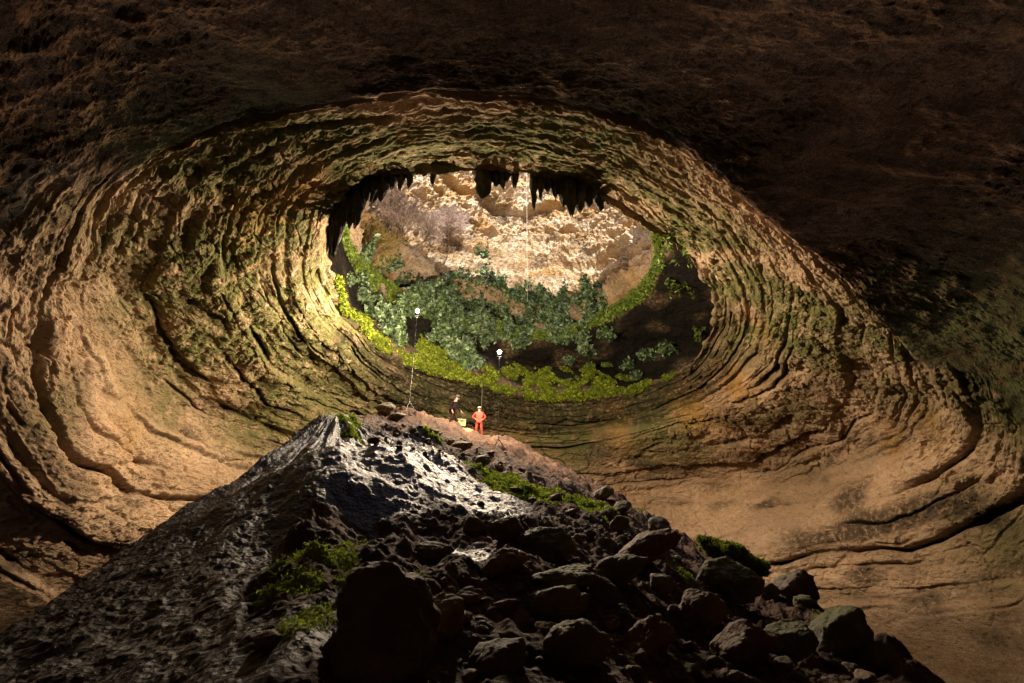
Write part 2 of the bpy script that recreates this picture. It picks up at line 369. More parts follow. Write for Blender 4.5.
stain_shade = np.maximum(stain_shade, blobs([(345,345,1.6,.85),(365,365,1.6,.85),(330,310,1.2,.8),(385,385,2,.8),(325,270,.9,.8),(720,330,1.2,.7),(700,370,1.5,.7),(260,290,.8,.7),(120,290,.8,.8),(100,250,.6,.7),(150,370,1,.6),(190,430,1.2,.7),(640,470,2.5,.8),(720,500,1.6,.7),(800,540,1.5,.7),(860,570,1.2,.8),(600,450,2,.7),(930,600,1.5,.7),(760,460,1.2,.6),(60,520,1.2,.8),(130,510,1.2,.7),(20,560,1.2,.8),(980,620,1.5,.8),(130,330,.9,.9),(220,400,1.2,.8),(280,430,1.3,.8),(90,370,.8,.7),(60,330,.7,.7),(850,430,1.2,.7),(800,460,1.2,.6),(880,360,.9,.7),(960,380,1.0,.8),(930,400,1.0,.8),(900,420,1,.7)])*sstep(-.35, .25, noise(stretch, 1.1, 195.)))  # dark wall patches, partly crevice shadow painted in
stain_shade = np.clip(stain_shade, 0, 1); stain_shade[shaft > .5] *= .4
stain_shade = np.maximum(stain_shade, shaft*.45*sstep(.15, .5, noise(P*np.array([1, 1, 1.6]), .28, 161.)))
alg = np.clip(1.25*alg+bell*(1-sstep(2.4, 3.6, s_))*.50*sstep(-.15, .45, noise(P, .21, 191.)), 0, 1)
och = np.maximum(och, shaft*.4*sstep(.05, .4, noise(P*np.array([1, 1, 2.]), .17, 401.)))
inner = sstep(-.1, .1, s_)*(1-sstep(1.2, 2.2, s_+.5*noise(P, .25, 411.)))
stain_shade = np.maximum(stain_shade, inner*(.35+.55*np.tile(far, NS))*sstep(-.25, .3, noise(stretch, .7, 421.)))  # inner bell stained and painted darker to offset the nearby lamps
alg = np.clip(alg+inner*.5*sstep(-.1, .3, noise(P, .5, 431.)), 0, 1)
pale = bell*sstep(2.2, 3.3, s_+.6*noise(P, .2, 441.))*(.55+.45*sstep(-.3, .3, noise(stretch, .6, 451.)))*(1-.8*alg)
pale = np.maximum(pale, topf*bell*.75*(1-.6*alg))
stain_shade = stain_shade*(1-.75*topf*sstep(.12, .4, s_))
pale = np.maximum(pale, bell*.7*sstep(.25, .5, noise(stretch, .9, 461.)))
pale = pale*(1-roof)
masks2 = np.stack([pale, pale, pale], 1).astype(np.float32)
masks = np.stack([alg, stain_shade, och], 1).astype(np.float32)

idx = np.arange(NS*NT).reshape(NS, NT)
Fq = np.stack([idx[:-1], np.roll(idx, -1, 1)[:-1], np.roll(idx, -1, 1)[1:], idx[1:]], -1)
fs = (sv[:-1]+sv[1:])/2+SOFF
roof_f = roof.reshape(NS, NT)[:-1] > .5
def shell(name, sel, m):
    V, Fc, at = compact(Pd, Fq[sel], {'masks': masks, 'masks2': masks2})
    o = mesh_from(name, V, Fc, m, False, at); tag(o, kind='structure'); return o
sel_sh = np.broadcast_to((fs < -3)[:, None], (NS-1, NT))
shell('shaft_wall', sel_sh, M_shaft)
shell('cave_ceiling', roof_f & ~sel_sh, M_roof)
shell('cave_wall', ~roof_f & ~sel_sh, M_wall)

# ------------------------------------------------------------------ debris mound (polar about the viewpoint)
crest = [(0,645,9),(60,600,10.5),(140,545,13),(210,500,15.5),(270,462,17.5),(302,439,19.3),(315,427,20.0),(328,420,20.3),(345,420,20.6),(366,428,21.5),(385,418,25),(410,414,27),(440,424,28),(455,428,28.3),(480,440,28.3),(510,444,28.5),(540,460,28),(580,480,26),(630,507,24),(680,548,21),(720,572,19),(760,590,17),(800,608,14.5),(860,640,11.5),(905,668,9.5),(940,705,8.5),(1024,790,7)]
ca, cd, cz = [], [], []
for px, py, D in crest:
    v = ray(px, py); h = math.hypot(v[0], v[1]); ca.append(math.atan2(v[0], v[1])); cd.append(D); cz.append(D*v[2]/h)
ca = np.array([-math.pi, -1.6, -1.1]+ca+[1.2, 1.7, math.pi]); cd = np.array([5, 5, 7]+cd+[5.5, 5, 5.]); cz = np.array([-2.2, -2.2, -1.7]+cz+[-3.2, -3, -2.2])
Z0 = -1.75
_ag = np.linspace(-math.pi, math.pi, 7201); _k = np.exp(-np.linspace(-2.2, 2.2, 61)**2); _k /= _k.sum()
_sm = lambda v: np.convolve(np.pad(np.interp(_ag, ca, v), 30, mode='edge'), _k, 'valid')
cd, cz = _sm(cd), _sm(cz); ca = _ag
def H0(x, y):
    az = np.arctan2(x, y); r = np.hypot(x, y)
    D = np.interp(az, ca, cd); zD = np.interp(az, ca, cz)
    t = np.clip((r-1.0)/(D-1.0), 0, 1)
    tt = t-.05*np.sin(t*np.pi)
    z = Z0+(zD-Z0)*tt
    over = np.clip(r-D, 0, None)
    front = sstep(1.0, 1.3, np.abs(az))
    drop = np.where(over > 0, .18*over*over/(over+1.5)*3.0, 0)*(1-front)
    return np.maximum(z-drop, -7.5)
def gp(px, py):
    d = ray(px, py); d = d/np.hypot(d[0], d[1])
    rr = np.linspace(1.2, 32, 3000); zz = H0(d[0]*rr, d[1]*rr)
    k = np.nonzero(d[2]*rr <= zz)[0]
    if len(k) == 0:
        k = [int(np.argmin(d[2]*rr-zz+(rr > 31)*9))]
    q = rr[k[0]]; return np.array([d[0]*q, d[1]*q, zz[k[0]]])
def az_r(px, py):
    p = gp(px, py); return p
azs = np.concatenate([np.linspace(-math.pi, -1.0, 60, endpoint=False), np.linspace(-1.0, 1.0, 1500, endpoint=False), np.linspace(1.0, math.pi, 60)])
rs = np.concatenate([[0.0], np.geomspace(.8, 33, 900)])
AZ, RS = np.meshgrid(azs, rs)
MX, MY = RS*np.sin(AZ), RS*np.cos(AZ); MZ = H0(MX, MY)
mp = np.stack([MX.ravel(), MY.ravel(), MZ.ravel()], 1)
def gb(L, P2=None):
    P2 = mp if P2 is None else P2
    out = np.zeros(len(P2), np.float32)
    for q in L:
        c = gp(q[0], q[1]); out = np.maximum(out, q[3]*np.exp(-((P2[:, 0]-c[0])**2+(P2[:, 1]-c[1])**2)/(q[2]**2)))
    return out
PK = gp(334, 424)
wet = gb([(330,440,3,1),(300,470,3,1),(380,460,3,1),(420,480,3,1),(450,490,2.5,1),(480,510,1.6,.9),(260,500,3,1),(220,520,3,1),(180,560,3,1),(150,600,2.2,1),(100,620,2.4,1),(60,650,2,1),(200,620,1.8,1),(250,560,2.0,1),(230,660,1.2,.8),(440,540,1.0,.9),(470,560,.9,.7),(150,660,1.4,1),(290,510,2,1),(350,490,2,1),(500,480,1.2,.5),(400,430,2,.6)])
brown = gb([(350,530,1.3,1),(370,560,1.2,1),(330,560,1.2,1),(300,590,.8,.8),(390,590,1.0,.9),(400,520,.9,.8),(340,510,.9,.8)])
mn1 = fbm(mp, .8, 3, 201.)
wetm = sstep(.35, .6, wet+.18*mn1)*(1-sstep(.45, .65, brown+.2*mn1))
moss = gb([(300,585,.30,1),(282,575,.25,.9),(290,560,.25,.8),(330,560,.35,.8),(360,545,.3,.8),(345,535,.3,.6),(300,630,.22,1),(315,620,.18,.9),(432,532,.3,1),(500,590,.2,.6),
           (515,492,1.2,1),(545,505,1.4,1),(570,512,1.3,1),(500,482,.9,.9),(590,525,.9,.8),(480,480,.7,.6),(372,525,.3,.7),(730,555,.6,.9),(600,540,.6,.5),(850,640,.6,.4),(830,620,.8,.4),(420,575,.2,.5),(347,432,.42,1.1),(350,442,.38,1.1),(346,425,.35,1),(430,452,.34,1.1),(434,462,.30,1.1),(428,446,.3,1),(640,520,.5,.6),(690,600,.3,.5),(345,585,.3,.7),(270,600,.25,.7)])
mossm = sstep(.30, .62, moss+.28*fbm(mp, 2.2, 3, 211.))
# flowstone relief: ribs running down from the peak
dx_, dy_ = mp[:, 0]-PK[0], mp[:, 1]-PK[1]
pr = np.hypot(dx_, dy_); pa = np.arctan2(dy_, dx_)
ribP = np.stack([np.cos(pa)*5.5, np.sin(pa)*5.5, pr*.22], 1)
ribs = fbm(ribP, 1.0, 3, 221.); ribs2 = fbm(np.stack([np.cos(pa)*22, np.sin(pa)*22, pr*.5], 1), 1., 2, 225.)
near_pk = np.exp(-(pr/5.5)**2)
flow = .42*np.sqrt(ribs**2+.03)*np.minimum(pr*.5, 1)*(.45+.55*near_pk)+.15*ribs2*near_pk+.045*fbm(np.stack([np.cos(pa)*60, np.sin(pa)*60, pr*1.2], 1), 1., 2, 228.)*np.exp(-(pr/5)**2)
bul = gb([(385,478,1.5,.75),(330,470,1.2,.5),(352,492,1.0,.5),(440,470,1.2,.5),(300,480,1.3,.5),(220,520,1.0,.3)])
# scalloped step at the foot of the flowstone curtain
step = gb([(345,520,1.6,-.55),(380,512,1.4,-.6),(410,515,1.4,-.5),(430,555,.7,-.25)])
step = -gb([(345,524,1.3,.55),(385,520,1.3,.6),(412,520,1.2,.5),(430,556,.6,.3)])
pkb = gb([(338,428,1.3,.30),(424,450,.7,.45)])
rub = ridged(mp, .55, 4, 231.)*.18+fbm(mp, 1.6, 4, 241.)*.14+fbm(mp, .22, 3, 245.)*.30
nearfade = sstep(.5, 4, RS.ravel())
detail = fbm(mp, 4.5, 3, 251.)*.045+ridged(mp, 2.4, 3, 255)*.04
ter = band(mp[:, 2]*1.1+.9*fbm(mp, .5, 2, 261.), .8, 900)*.28
dz = nearfade*(wetm*(flow+bul*.8+detail*.8+.05*mn1)+(1-wetm)*(rub+detail+ter*.7)+step+pkb)
dz *= np.clip(RS.ravel()/9, .25, 1)
# keep the crest line
mp2 = mp.copy(); mp2[:, 2] += dz
from mathutils.bvhtree import BVHTree
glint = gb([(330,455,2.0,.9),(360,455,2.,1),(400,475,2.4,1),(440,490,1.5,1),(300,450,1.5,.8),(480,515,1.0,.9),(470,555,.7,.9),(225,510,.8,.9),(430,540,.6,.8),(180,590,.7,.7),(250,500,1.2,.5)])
nm, nr = len(rs), len(azs)
mi = np.arange(nm*nr).reshape(nm, nr)
MF = np.stack([mi[:-1, :-1], mi[:-1, 1:], mi[1:, 1:], mi[1:, :-1]], -1).reshape(-1, 4)
m, nt, b = mat('mound_ground'); q = NB(nt); p = q.pos(); a = q.attr('masks'); a2 = q.attr('masks2')
dirt = q.ramp(q.noise(p, 1.1, 8, .7), [(.34, (.028, .017, .012)), (.5, (.075, .042, .026)), (.68, (.15, .088, .052))])
dirt = q.mix(q.ramp(q.noise(p, 7, 6, .7), [(.5, 0.0), (.7, .8)]), dirt, (.03, .024, .02))
wetc = q.ramp(q.noise(p, 2.2, 8, .7), [(.3, (.012, .008, .006)), (.52, (.030, .020, .015)), (.72, (.070, .048, .036))])
wetc = q.mix(q.math('MULTIPLY', a2[0], q.ramp(q.noise(p, 3.5, 6, .7), [(.4, 0.0), (.6, .8)])), wetc, (.075, .07, .07))  # pale highlights painted into the wet rock colour
col = q.mix(a[0], dirt, wetc)
col = q.mix(a[1], col, q.ramp(q.noise(p, 5, 5, .7), [(.35, (.08, .11, .012)), (.6, (.22, .29, .025))]))
nt.links.new(col, b.inputs['Base Color'])
rgh = q.math('SUBTRACT', q.math('SUBTRACT', .92, q.math('MULTIPLY', a[0], .36)), q.math('MULTIPLY', a2[0], .10))
rgh = q.math('ADD', rgh, q.math('MULTIPLY', a[1], .4))
nt.links.new(rgh, b.inputs['Roughness']); b.inputs['Specular IOR Level'].default_value = .26
bn = q.bump(q.noise(p, 4, 8, .62), 1, .08)
def bump_s(h, st, dist, prev):
    o_ = q.bump(h, 1.0, dist, prev); nt.links.new(st, o_.node.inputs['Strength']); return o_
dry = q.math('SUBTRACT', 1.0, q.math('MULTIPLY', a2[0], .35))
bn = bump_s(q.voro(p, 14), dry, .03, bn); bn = bump_s(q.noise(p, 30, 4, .7), dry, .015, bn)
nt.links.new(bn, b.inputs['Normal'])
M_mound = m
mm = np.stack([wetm, mossm, np.zeros_like(wetm)], 1).astype(np.float32)
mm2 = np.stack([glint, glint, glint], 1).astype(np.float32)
tag(mesh_from('debris_mound', mp2, MF[:, ::-1], M_mound, True, {'masks': mm, 'masks2': mm2}), kind='structure')
# cave floor below everything
fl = np.array([[-120, -90, -9], [120, -90, -9], [120, 150, -9], [-120, 150, -9]], float)
tag(mesh_from('cave_floor', fl, np.array([[0, 1, 2, 3]]), plain('floor_dirt', (.07, .04, .02), .95)), kind='structure')
MB = BVHTree.FromPolygons([tuple(v) for v in mp2[::1]], [tuple(f) for f in MF[::1]]) if False else None
MPX, MPY, MD = project(mp2)
def mhit(px, py, w=2.0):
    m_ = np.nonzero((np.abs(MPX-px) < w) & (np.abs(MPY-py) < w))[0]
    if len(m_) == 0: return mhit(px, py, w*2)
    dd = MD[m_]; m2 = m_[dd < dd.min()+.4]
    return mp2[m2[np.argmin((MPX[m2]-px)**2+(MPY[m2]-py)**2)]]
def ground_z(x, y):
    az = math.atan2(x, y); r = math.hypot(x, y)
    j = int(np.clip(np.searchsorted(azs, az), 0, nr-1)); i = int(np.clip(np.searchsorted(rs, r), 0, nm-1))
    return float(mp2[i*nr+j, 2])

# ------------------------------------------------------------------ boulders
def ico(sub):
    bm = bmesh.new(); bmesh.ops.create_icosphere(bm, subdivisions=sub, radius=1)
    V = np.array([v.co[:] for v in bm.verts]); Fc = np.array([[v.index for v in f.verts] for f in bm.faces]); bm.free(); return V, Fc
ICO5, ICO3 = ico(6), ico(4)
def rock_mesh(seed, base, rough=.11, nplanes=18):
    r_ = np.random.default_rng(seed); V, Fc = base
    n = r_.normal(size=(nplanes, 3)); n /= np.linalg.norm(n, axis=1)[:, None]
    dd = r_.uniform(.72, 1.0, nplanes)
    dots = V@n.T
    rad = np.where(dots > .05, dd/np.maximum(dots, .05), 9.)
    k = 19.; rad = -np.log(np.exp(-k*np.minimum(rad, 1.3)).sum(1)+np.exp(-k*1.2))/k
    rad = rad+.05
    W = V*rad[:, None]
    return W*(1+rough*fbm(W, 1.6, 5, seed*3.3, .55)-rough*.5*np.clip(ridged(W, 1.2, 2, seed*1.7)-.8, 0, 1))[:, None], Fc
def rock_mat(name, c0, c1, c2, mossc=(.11, .13, .022), mossamt=.0, rough=.75):
    m, nt, b = mat(name); q = NB(nt); p = q.pos()
    base = q.ramp(q.noise(p, 1.8, 8, .7), [(.3, c0), (.5, c1), (.7, c2)])
    g = q.new('ShaderNodeNewGeometry'); sx = q.new('ShaderNodeSeparateXYZ'); nt.links.new(g.outputs['Normal'], sx.inputs[0])
    up = q.math('MULTIPLY', q.ramp(sx.outputs[2], [(.35, 0.0), (.75, 1.0)]), q.ramp(q.noise(p, 2.6, 6, .7), [(.55-.4*mossamt, 0.0), (.72-.35*mossamt, mossamt)]))
    base = q.mix(up, base, mossc)
    nt.links.new(base, b.inputs['Base Color']); b.inputs['Roughness'].default_value = rough; b.inputs['Specular IOR Level'].default_value = .4
    bn = q.bump(q.noise(p, 5, 12, .75), 1, .06); bn = q.bump(q.voro(p, 16), .6, .02, bn)
    nt.links.new(bn, b.inputs['Normal']); return m
M_rdark = rock_mat('dark_boulder_rock', (.065, .048, .038), (.13, .098, .074), (.22, .17, .13), mossamt=.45)
M_rgrey = rock_mat('grey_green_boulder_rock', (.065, .058, .044), (.125, .112, .082), (.21, .185, .135), mossamt=.7)
M_rbrown = rock_mat('brown_boulder_rock', (.085, .050, .032), (.17, .10, .062), (.26, .165, .105), mossamt=.3)
def boulder(px, py, wpx, hpx, m, label, seed, tilt=0, group=None, sink=.30, dpt=1.0):
    """px,py: visible centre; wpx,hpx: visible size"""
    if wpx < 120 and px > 560: wpx *= .86; hpx *= .86
    c = mhit(px, py+hpx*.35)
    dist = c[1]*CP+c[2]*SP
    w = wpx*dist/F/2; h = hpx*dist/F/2
    V, Fc = rock_mesh(seed, ICO5 if wpx > 26 else ICO3)
    V = V*np.array([w, w*.8*dpt, h])*1.03
    ct, st = math.cos(tilt), math.sin(tilt)
    V = V@np.array([[ct, 0, -st], [0, 1, 0], [st, 0, ct]]).T
    v = ray(px, py); cc = v*((dist+w*.25)/1.0)
    o = mesh_from('boulder', V, Fc, m, True); o.location = cc
    tag(o, label, 'boulder', group); return o
BL = [
 (386,632,124,112,M_rdark,'huge near-black rounded boulder filling the bottom of the view left of centre',1,.1),
 (727,580,66,50,M_rgrey,'large block-shaped grey-green boulder directly in front of the bright mossy knoll',2,.0),
 (795,588,48,34,M_rdark,'dark pointed boulder just right of the big grey-green block, against the tan wall',3,.15),
 (768,592,26,20,M_rdark,'small dark stone wedged between the grey-green block and the pointed boulder',4,0),
 (803,603,24,16,M_rgrey,'little rounded stone lying in front of the pointed dark boulder',5,0),
 (545,545,60,34,M_rgrey,'broad flat-topped grey-green boulder below the yellow moss slope',6,.1),
 (640,553,84,30,M_rbrown,'longest slab-like boulder sloping down to the right, brown on top',7,.42),
 (615,570,66,34,M_rdark,'dark rounded slab parallel to and below the longest slab',8,.4),
 (560,580,64,28,M_rgrey,'wide low greenish boulder below the flat-topped one',9,.1),
 (556,608,58,40,M_rdark,'very dark hump-shaped boulder low in the middle of the rubble',10,.1),
 (603,592,34,30,M_rdark,'dark round boulder between the hump-shaped one and the slab',11,.0),
 (578,648,76,50,M_rdark,'dark boulder at the bottom edge below the hump-shaped one',12,.2),
 (510,530,34,26,M_rdark,'black pointed stone at the lower left end of the yellow moss slope',13,-.3),
 (505,562,44,24,M_rbrown,'brown boulder at the right foot of the shining wet rock',14,.2),
 (622,508,26,14,M_rdark,'flat dark stone on the right skyline of the mound above the rubble',15,.5),
 (603,494,32,14,M_rdark,'slim dark slab on the right skyline of the mound nearer the figures',16,.5),
 (620,524,22,18,M_rdark,'small dark block below the skyline stones right of the moss slope',17,.3),
 (660,528,26,24,M_rdark,'round dark boulder standing on the skyline at the foot of the tan wall',18,0),
 (662,585,30,26,M_rdark,'dark rounded stone left of the big grey-green block',19,0),
 (700,610,60,44,M_rbrown,'brown lumpy boulder below the big grey-green block',20,.3),
 (650,640,60,40,M_rbrown,'brown boulder near the bottom between two dark ones',21,.3),
 (740,645,70,44,M_rbrown,'low brown boulder in the lower right part of the rubble',22,.4),
 (840,634,74,46,M_rgrey,'wide mossy boulder where the rubble runs out at lower right',23,.45),
 (880,662,52,34,M_rdark,'last dark boulder at the lower right end of the rubble',24,.5),
 (790,640,60,40,M_rgrey,'greenish boulder left of the wide mossy one at lower right',25,.4),
 (432,553,44,22,M_rdark,'flat black boulder set in the shining wet rock',26,.1),
 (473,525,22,18,M_rdark,'small black stone among the shining wet rubble',27,0),
 (467,600,28,16,M_rbrown,'small brown stone on bare earth right of the huge black boulder',28,.1),
 (505,606,24,14,M_rbrown,'small brown stone on bare earth halfway to the hump-shaped boulder',29,.1),
 (386,409,19,13,M_rdark,'dark stone on the mound top left of the dark-clad figure',30,.2),
 (397,417,16,7,M_rdark,'flat dark slab on the mound top just below the skyline stone',31,.3),
 (375,440,14,9,M_rbrown,'small brown stone behind the mossy peak of the flowstone',32,.0),
 (462,446,20,9,M_rbrown,'low brown stone on the path just below the yellow box',33,.1),
 (482,460,16,11,M_rdark,'dark block on the slope straight below the figure in orange',34,.2),
 (440,620,50,40,M_rbrown,'brown stone touching the right side of the huge black boulder',36,.0),
 (500,660,60,36,M_rdark,'dark low boulder at the bottom edge right of the huge black one',37,.1),
 (345,650,40,40,M_rdark,'dark stone leaning on the left foot of the huge black boulder',38,.0),
 (268,640,26,16,M_rbrown,'small brown stone on the earth left of the huge black boulder',39,.0),
]
for i, bdef in enumerate(BL):
    boulder(*bdef[:7], tilt=bdef[7])
# scattered smaller stones: shared meshes
protos = [rock_mesh(300+k, ICO3, .09) for k in range(8)]
pm = []
for k, (V, Fc) in enumerate(protos):
    o = mesh_from('stone', V, Fc, [M_rdark, M_rbrown, M_rgrey][k % 3], True); pm.append(o.data); bpy.data.objects.remove(o)
def stones(n, poly, smin, smax, label, group, seed):
    r_ = random.Random(seed); k = 0
    xs = [a for a, _ in poly]; ys = [b for _, b in poly]
    while k < n:
        x = r_.uniform(min(xs), max(xs)); y = r_.uniform(min(ys), max(ys)); inside = False; j = len(poly)-1
        for i in range(len(poly)):
            if (poly[i][1] > y) != (poly[j][1] > y) and x < (poly[j][0]-poly[i][0])*(y-poly[i][1])/(poly[j][1]-poly[i][1])+poly[i][0]: inside = not inside
            j = i
        if not inside: continue
        c = mhit(x, y); s = (smin+(smax-smin)*r_.random()**2)*math.hypot(c[0], c[1])/512
        o = bpy.data.objects.new('stone', r_.choice(pm)); C.objects.link(o)
        o.scale = (s*r_.uniform(.9, 1.5), s*r_.uniform(.8, 1.2), s*r_.uniform(.5, .85)); o.rotation_euler = (r_.uniform(-.3, .3), r_.uniform(-.4, .5), r_.uniform(0, 6.3))
        o.location = (c[0], c[1], c[2]+s*.1); tag(o, label, 'stone', group); k += 1
stones(150, [(520,560),(640,600),(900,680),(440,680),(450,600)], 1.8, 8.5, 'small dark loose stone between the boulders of the lower rubble', 'loose stones of the lower rubble', 1)
stones(45, [(480,450),(560,475),(640,520),(720,580),(600,560),(520,500)], 1.5, 6, 'small dark loose stone beside the yellow moss slope', 'loose stones beside the moss slope', 2)
stones(65, [(380,420),(450,432),(520,452),(510,475),(430,455),(370,440)], 1.2, 4, 'small loose stone on the brown mound top', 'loose stones on the mound top', 3)
stones(30, [(400,510),(480,500),(520,580),(450,600),(420,560)], 1.2, 4, 'small wet stone on the shining rock', 'wet stones at the flowstone foot', 4)

# ------------------------------------------------------------------ leaf clouds
def leaves(name, ctr, size, mt, normals=None, elong=1.7, spread=0.0, parent=None, flat=.0):
    n = len(ctr)
    d1 = rng.normal(size=(n, 3)); d1 /= np.linalg.norm(d1, axis=1)[:, None]
    nn = rng.normal(size=(n, 3)) if normals is None else normals*flat+rng.normal(size=(n, 3))*(1-flat)
    d1 -= nn*(d1*nn).sum(1)[:, None]/(nn*nn).sum(1)[:, None]; d1 /= np.linalg.norm(d1, axis=1)[:, None]+1e-9
    d2 = np.cross(nn, d1); d2 /= np.linalg.norm(d2, axis=1)[:, None]+1e-9
    sz = size*rng.uniform(.5, 1.3, n)[:, None]
    c = ctr+rng.normal(size=(n, 3))*spread
    nu = nn/np.linalg.norm(nn, axis=1)[:, None]
    V = np.stack([c-d1*sz*.5*elong, c+d2*sz*.5+nu*sz*.12, c+d1*sz*.5*elong, c-d2*sz*.5+nu*sz*.12], 1).reshape(-1, 3)
    Fc = np.arange(n*4).reshape(n, 4)
    t = np.repeat(rng.random(n)**1.8, 4)[:, None].repeat(3, 1)
    return mesh_from(name, V, Fc, mt, False, {'tint': t}, parent)
Nd = N_                                       # base normals suffice for growth direction
upP = Pd
def region(mask, n, lift=.05, dens=None):
    ii = np.nonzero(mask)[0]
    w = None
    if dens is not None: w = dens[ii]/dens[ii].sum()
    k = rng.choice(ii, n, p=w); return Pd[k]+N_[k]*(lift*rng.random(n)[:, None])+rng.normal(size=(n, 3))*.05, N_[k], k
# moss along the far lip: a cushion sheet raised from the rock plus fuzz
farv = np.tile(np.sin(PH), NS); rgt = np.tile(np.cos(PH), NS)
mn = fbm(P, .45, 4, 301.)
# bright lip line
lipm = np.exp(-((s_+.12)/.17)**2)*sstep(-.35, -.05, farv+.45*np.clip(-rgt, 0, 1))*sstep(-.55, -.1, mn+.15)
lipm *= 1-.75*sstep(.72, .9, rgt)
bed = blobs([(545,380,1.6,1),(570,385,1.6,1),(520,375,1.4,1),(600,384,1.4,1),(490,378,1.2,.9),(625,380,1.0,.9),(635,390,.9,.9),(420,345,1.2,.9),(430,352,1.4,1),(440,358,1.4,1),(450,366,1.2,1),(545,372,1.2,1),(590,376,1.2,1),(560,372,1.2,1),(510,372,1.1,.9),(350,300,1.0,.8),(342,280,.8,.8),(365,320,.9,.7),(385,340,.9,.7),(640,388,.9,.9),(400,350,1.0,.6)])
bed = bed*sstep(-1.5, -1.1, s_)*(1-sstep(.0, .35, s_))
mossf = np.clip(np.maximum(lipm, bed*sstep(-.5, .1, mn+.3)), 0, 1)
mossf = np.clip(mossf-.8*sstep(-.1, .4, fbm(P, 1.1, 4, 341.))*(1-np.exp(-((s_+.05)/.12)**2)*.7), 0, 1)
cush = mossf > .42
fm = cush.reshape(NS, NT); fsel = fm[:-1] & fm[1:] & np.roll(fm, -1, 1)[:-1]
hh = .03+.20*np.clip(fbm(P, 2.4, 4, 311.)+.35, 0, 1.2)*sstep(.42, .75, mossf)
Vm = Pd+N_*hh[:, None]+np.array([0, 0, 1])*(hh*.5)[:, None]
V, Fc, _ = compact(Vm, Fq[fsel], {})
tag(mesh_from('moss_carpet', V, Fc, M_moss, True), 'bright yellow-green moss carpet along the far lip of the opening', 'moss', kind='stuff')
c, n_, k_ = region(cush, 60000, .0); c = c+N_[k_]*hh[k_][:, None]+np.array([0, 0, 1])*(hh[k_]*.5)[:, None]
# hanging fringe
tag(leaves('moss_fringe', c, .11, M_fuzz, None, 2.2, .03), 'fuzzy bright green moss fringe hanging over the far lip', 'moss', kind='stuff')

# mound moss fuzz
ii = np.nonzero((mossm > .45) & (RS.ravel() > 2) & (np.abs(AZ.ravel()) < .9))[0]
wgt = (RS.ravel()[ii]**2); k = rng.choice(ii, 45000, p=wgt/wgt.sum())
cc = mp2[k]+rng.normal(size=(len(k), 3))*.03
szs = np.clip(RS.ravel()[k]*.0032, .015, .09)
o = leaves('moss_tufts', cc, szs[:, None], M_fuzzd, None, 2.0, .0)
tag(o, 'low green moss and liverwort growing over the mound', 'moss', kind='stuff')

# terrace plants (ground cover between the upper rim and the bright wall)
gcb = blobs([(430,298,2.4,1),(460,300,3,1),(490,300,3.2,1),(520,305,3,1),(555,308,2.6,1),(590,308,2,1),(480,325,2.4,1),(520,332,2.2,.9),(560,332,2,.9),(400,285,1.8,.9),(380,270,1.3,.8),(362,258,1.0,.7),
 (445,325,2,1),(455,345,1.8,1),(470,365,1.5,1),(440,340,1.2,.9),(380,318,1.4,.9),(395,335,1.3,.9),(365,300,1.2,.8),(410,308,1.3,.8),(580,335,1.4,.9),(588,350,1.0,.8),(485,250,1.2,.6),(480,270,1.6,.8),(350,280,1.0,.7)])
pn = fbm(P, .45, 3, 321.)
dens = sstep(.42, .75, gcb+.22*pn)*sstep(-4.2, -3.9, s_)*(1-sstep(-.6, -.2, s_))
gk = np.nonzero(dens > .2)[0]
k = rng.choice(gk, 40000, p=dens[gk]/dens[gk].sum())
clump = np.clip(fbm(P[k], .55, 3, 331.)+.4, .05, 1.2)
c = Pd[k]+(N_[k]*.6+np.array([0, 0, .6]))*(clump**1.5*rng.random(len(k))**.6)[:, None]*1.9
tag(leaves('ground_cover_plants', c, .28, M_leaf, N_[k]*.5+np.array([0, -.3, .6]), 1.6, .08, flat=.2), 'dense blue-green leafy plants covering the terrace below the bright rock wall', 'plants', kind='stuff')
# yellow-green grassy edge of the upper rim
em = np.exp(-((s_+3.02)/.12)**2)*sstep(-.25, .2, farv+.2)*sstep(-.55, -.1, mn+.1)
em = np.maximum(em, np.exp(-((s_+3.05)/.11)**2)*sstep(.6, .85, rgt)*sstep(-.4, .0, farv))
gk = np.nonzero(em > .25)[0]; k = rng.choice(gk, 26000, p=em[gk]/em[gk].sum())
c = Pd[k]+(N_[k]*.5+np.array([0, 0, .2]))*rng.random(len(k))[:, None]*.4
tag(leaves('rim_grass', c, .17, M_leafy, None, 2.6, .05), 'yellow-green grass and moss edging the upper rim of the shaft', 'grass', kind='stuff')

def shrub(px, py, rad, label, mt=M_leaf, leaf=.24, n=520, name='leafy_shrub', squash=.8):
    rad *= .72; leaf *= .85; i = hit(px, py); p0 = Pd[i]+N_[i]*rad*.15
    e = empty(name, tuple(p0))
    lob = rng.normal(size=(9, 3)); lob /= np.linalg.norm(lob, axis=1)[:, None]; lob *= rad*.62*rng.uniform(.4, 1, 9)[:, None]; lob[:, 2] *= squash
    pick = rng.integers(0, 9, n); dd = rng.normal(size=(n, 3)); dd /= np.linalg.norm(dd, axis=1)[:, None]
    c = lob[pick]+dd*rad*np.array([.5, .42, .42])*rng.uniform(.2, 1.45, n)[:, None]; c[:, 2] -= .25*rad*rng.random(n)**2*2
    leaves('foliage', c, leaf, mt, dd+np.array([0, -.2, .5]), 1.6, 0, e, flat=.25)
    # stems
    V, Fc = [], []
    for L in lob[:5]: tube_pts(V, Fc, [np.array([0, 0, -rad*.5]), L*.5, L], [.04, .025, .012])
    mesh_from('stem', np.array(V), np.array(Fc), M_bark, True, parent=e)
    tag(e, label, 'shrub', 'leafy shrubs inside the opening'); return e
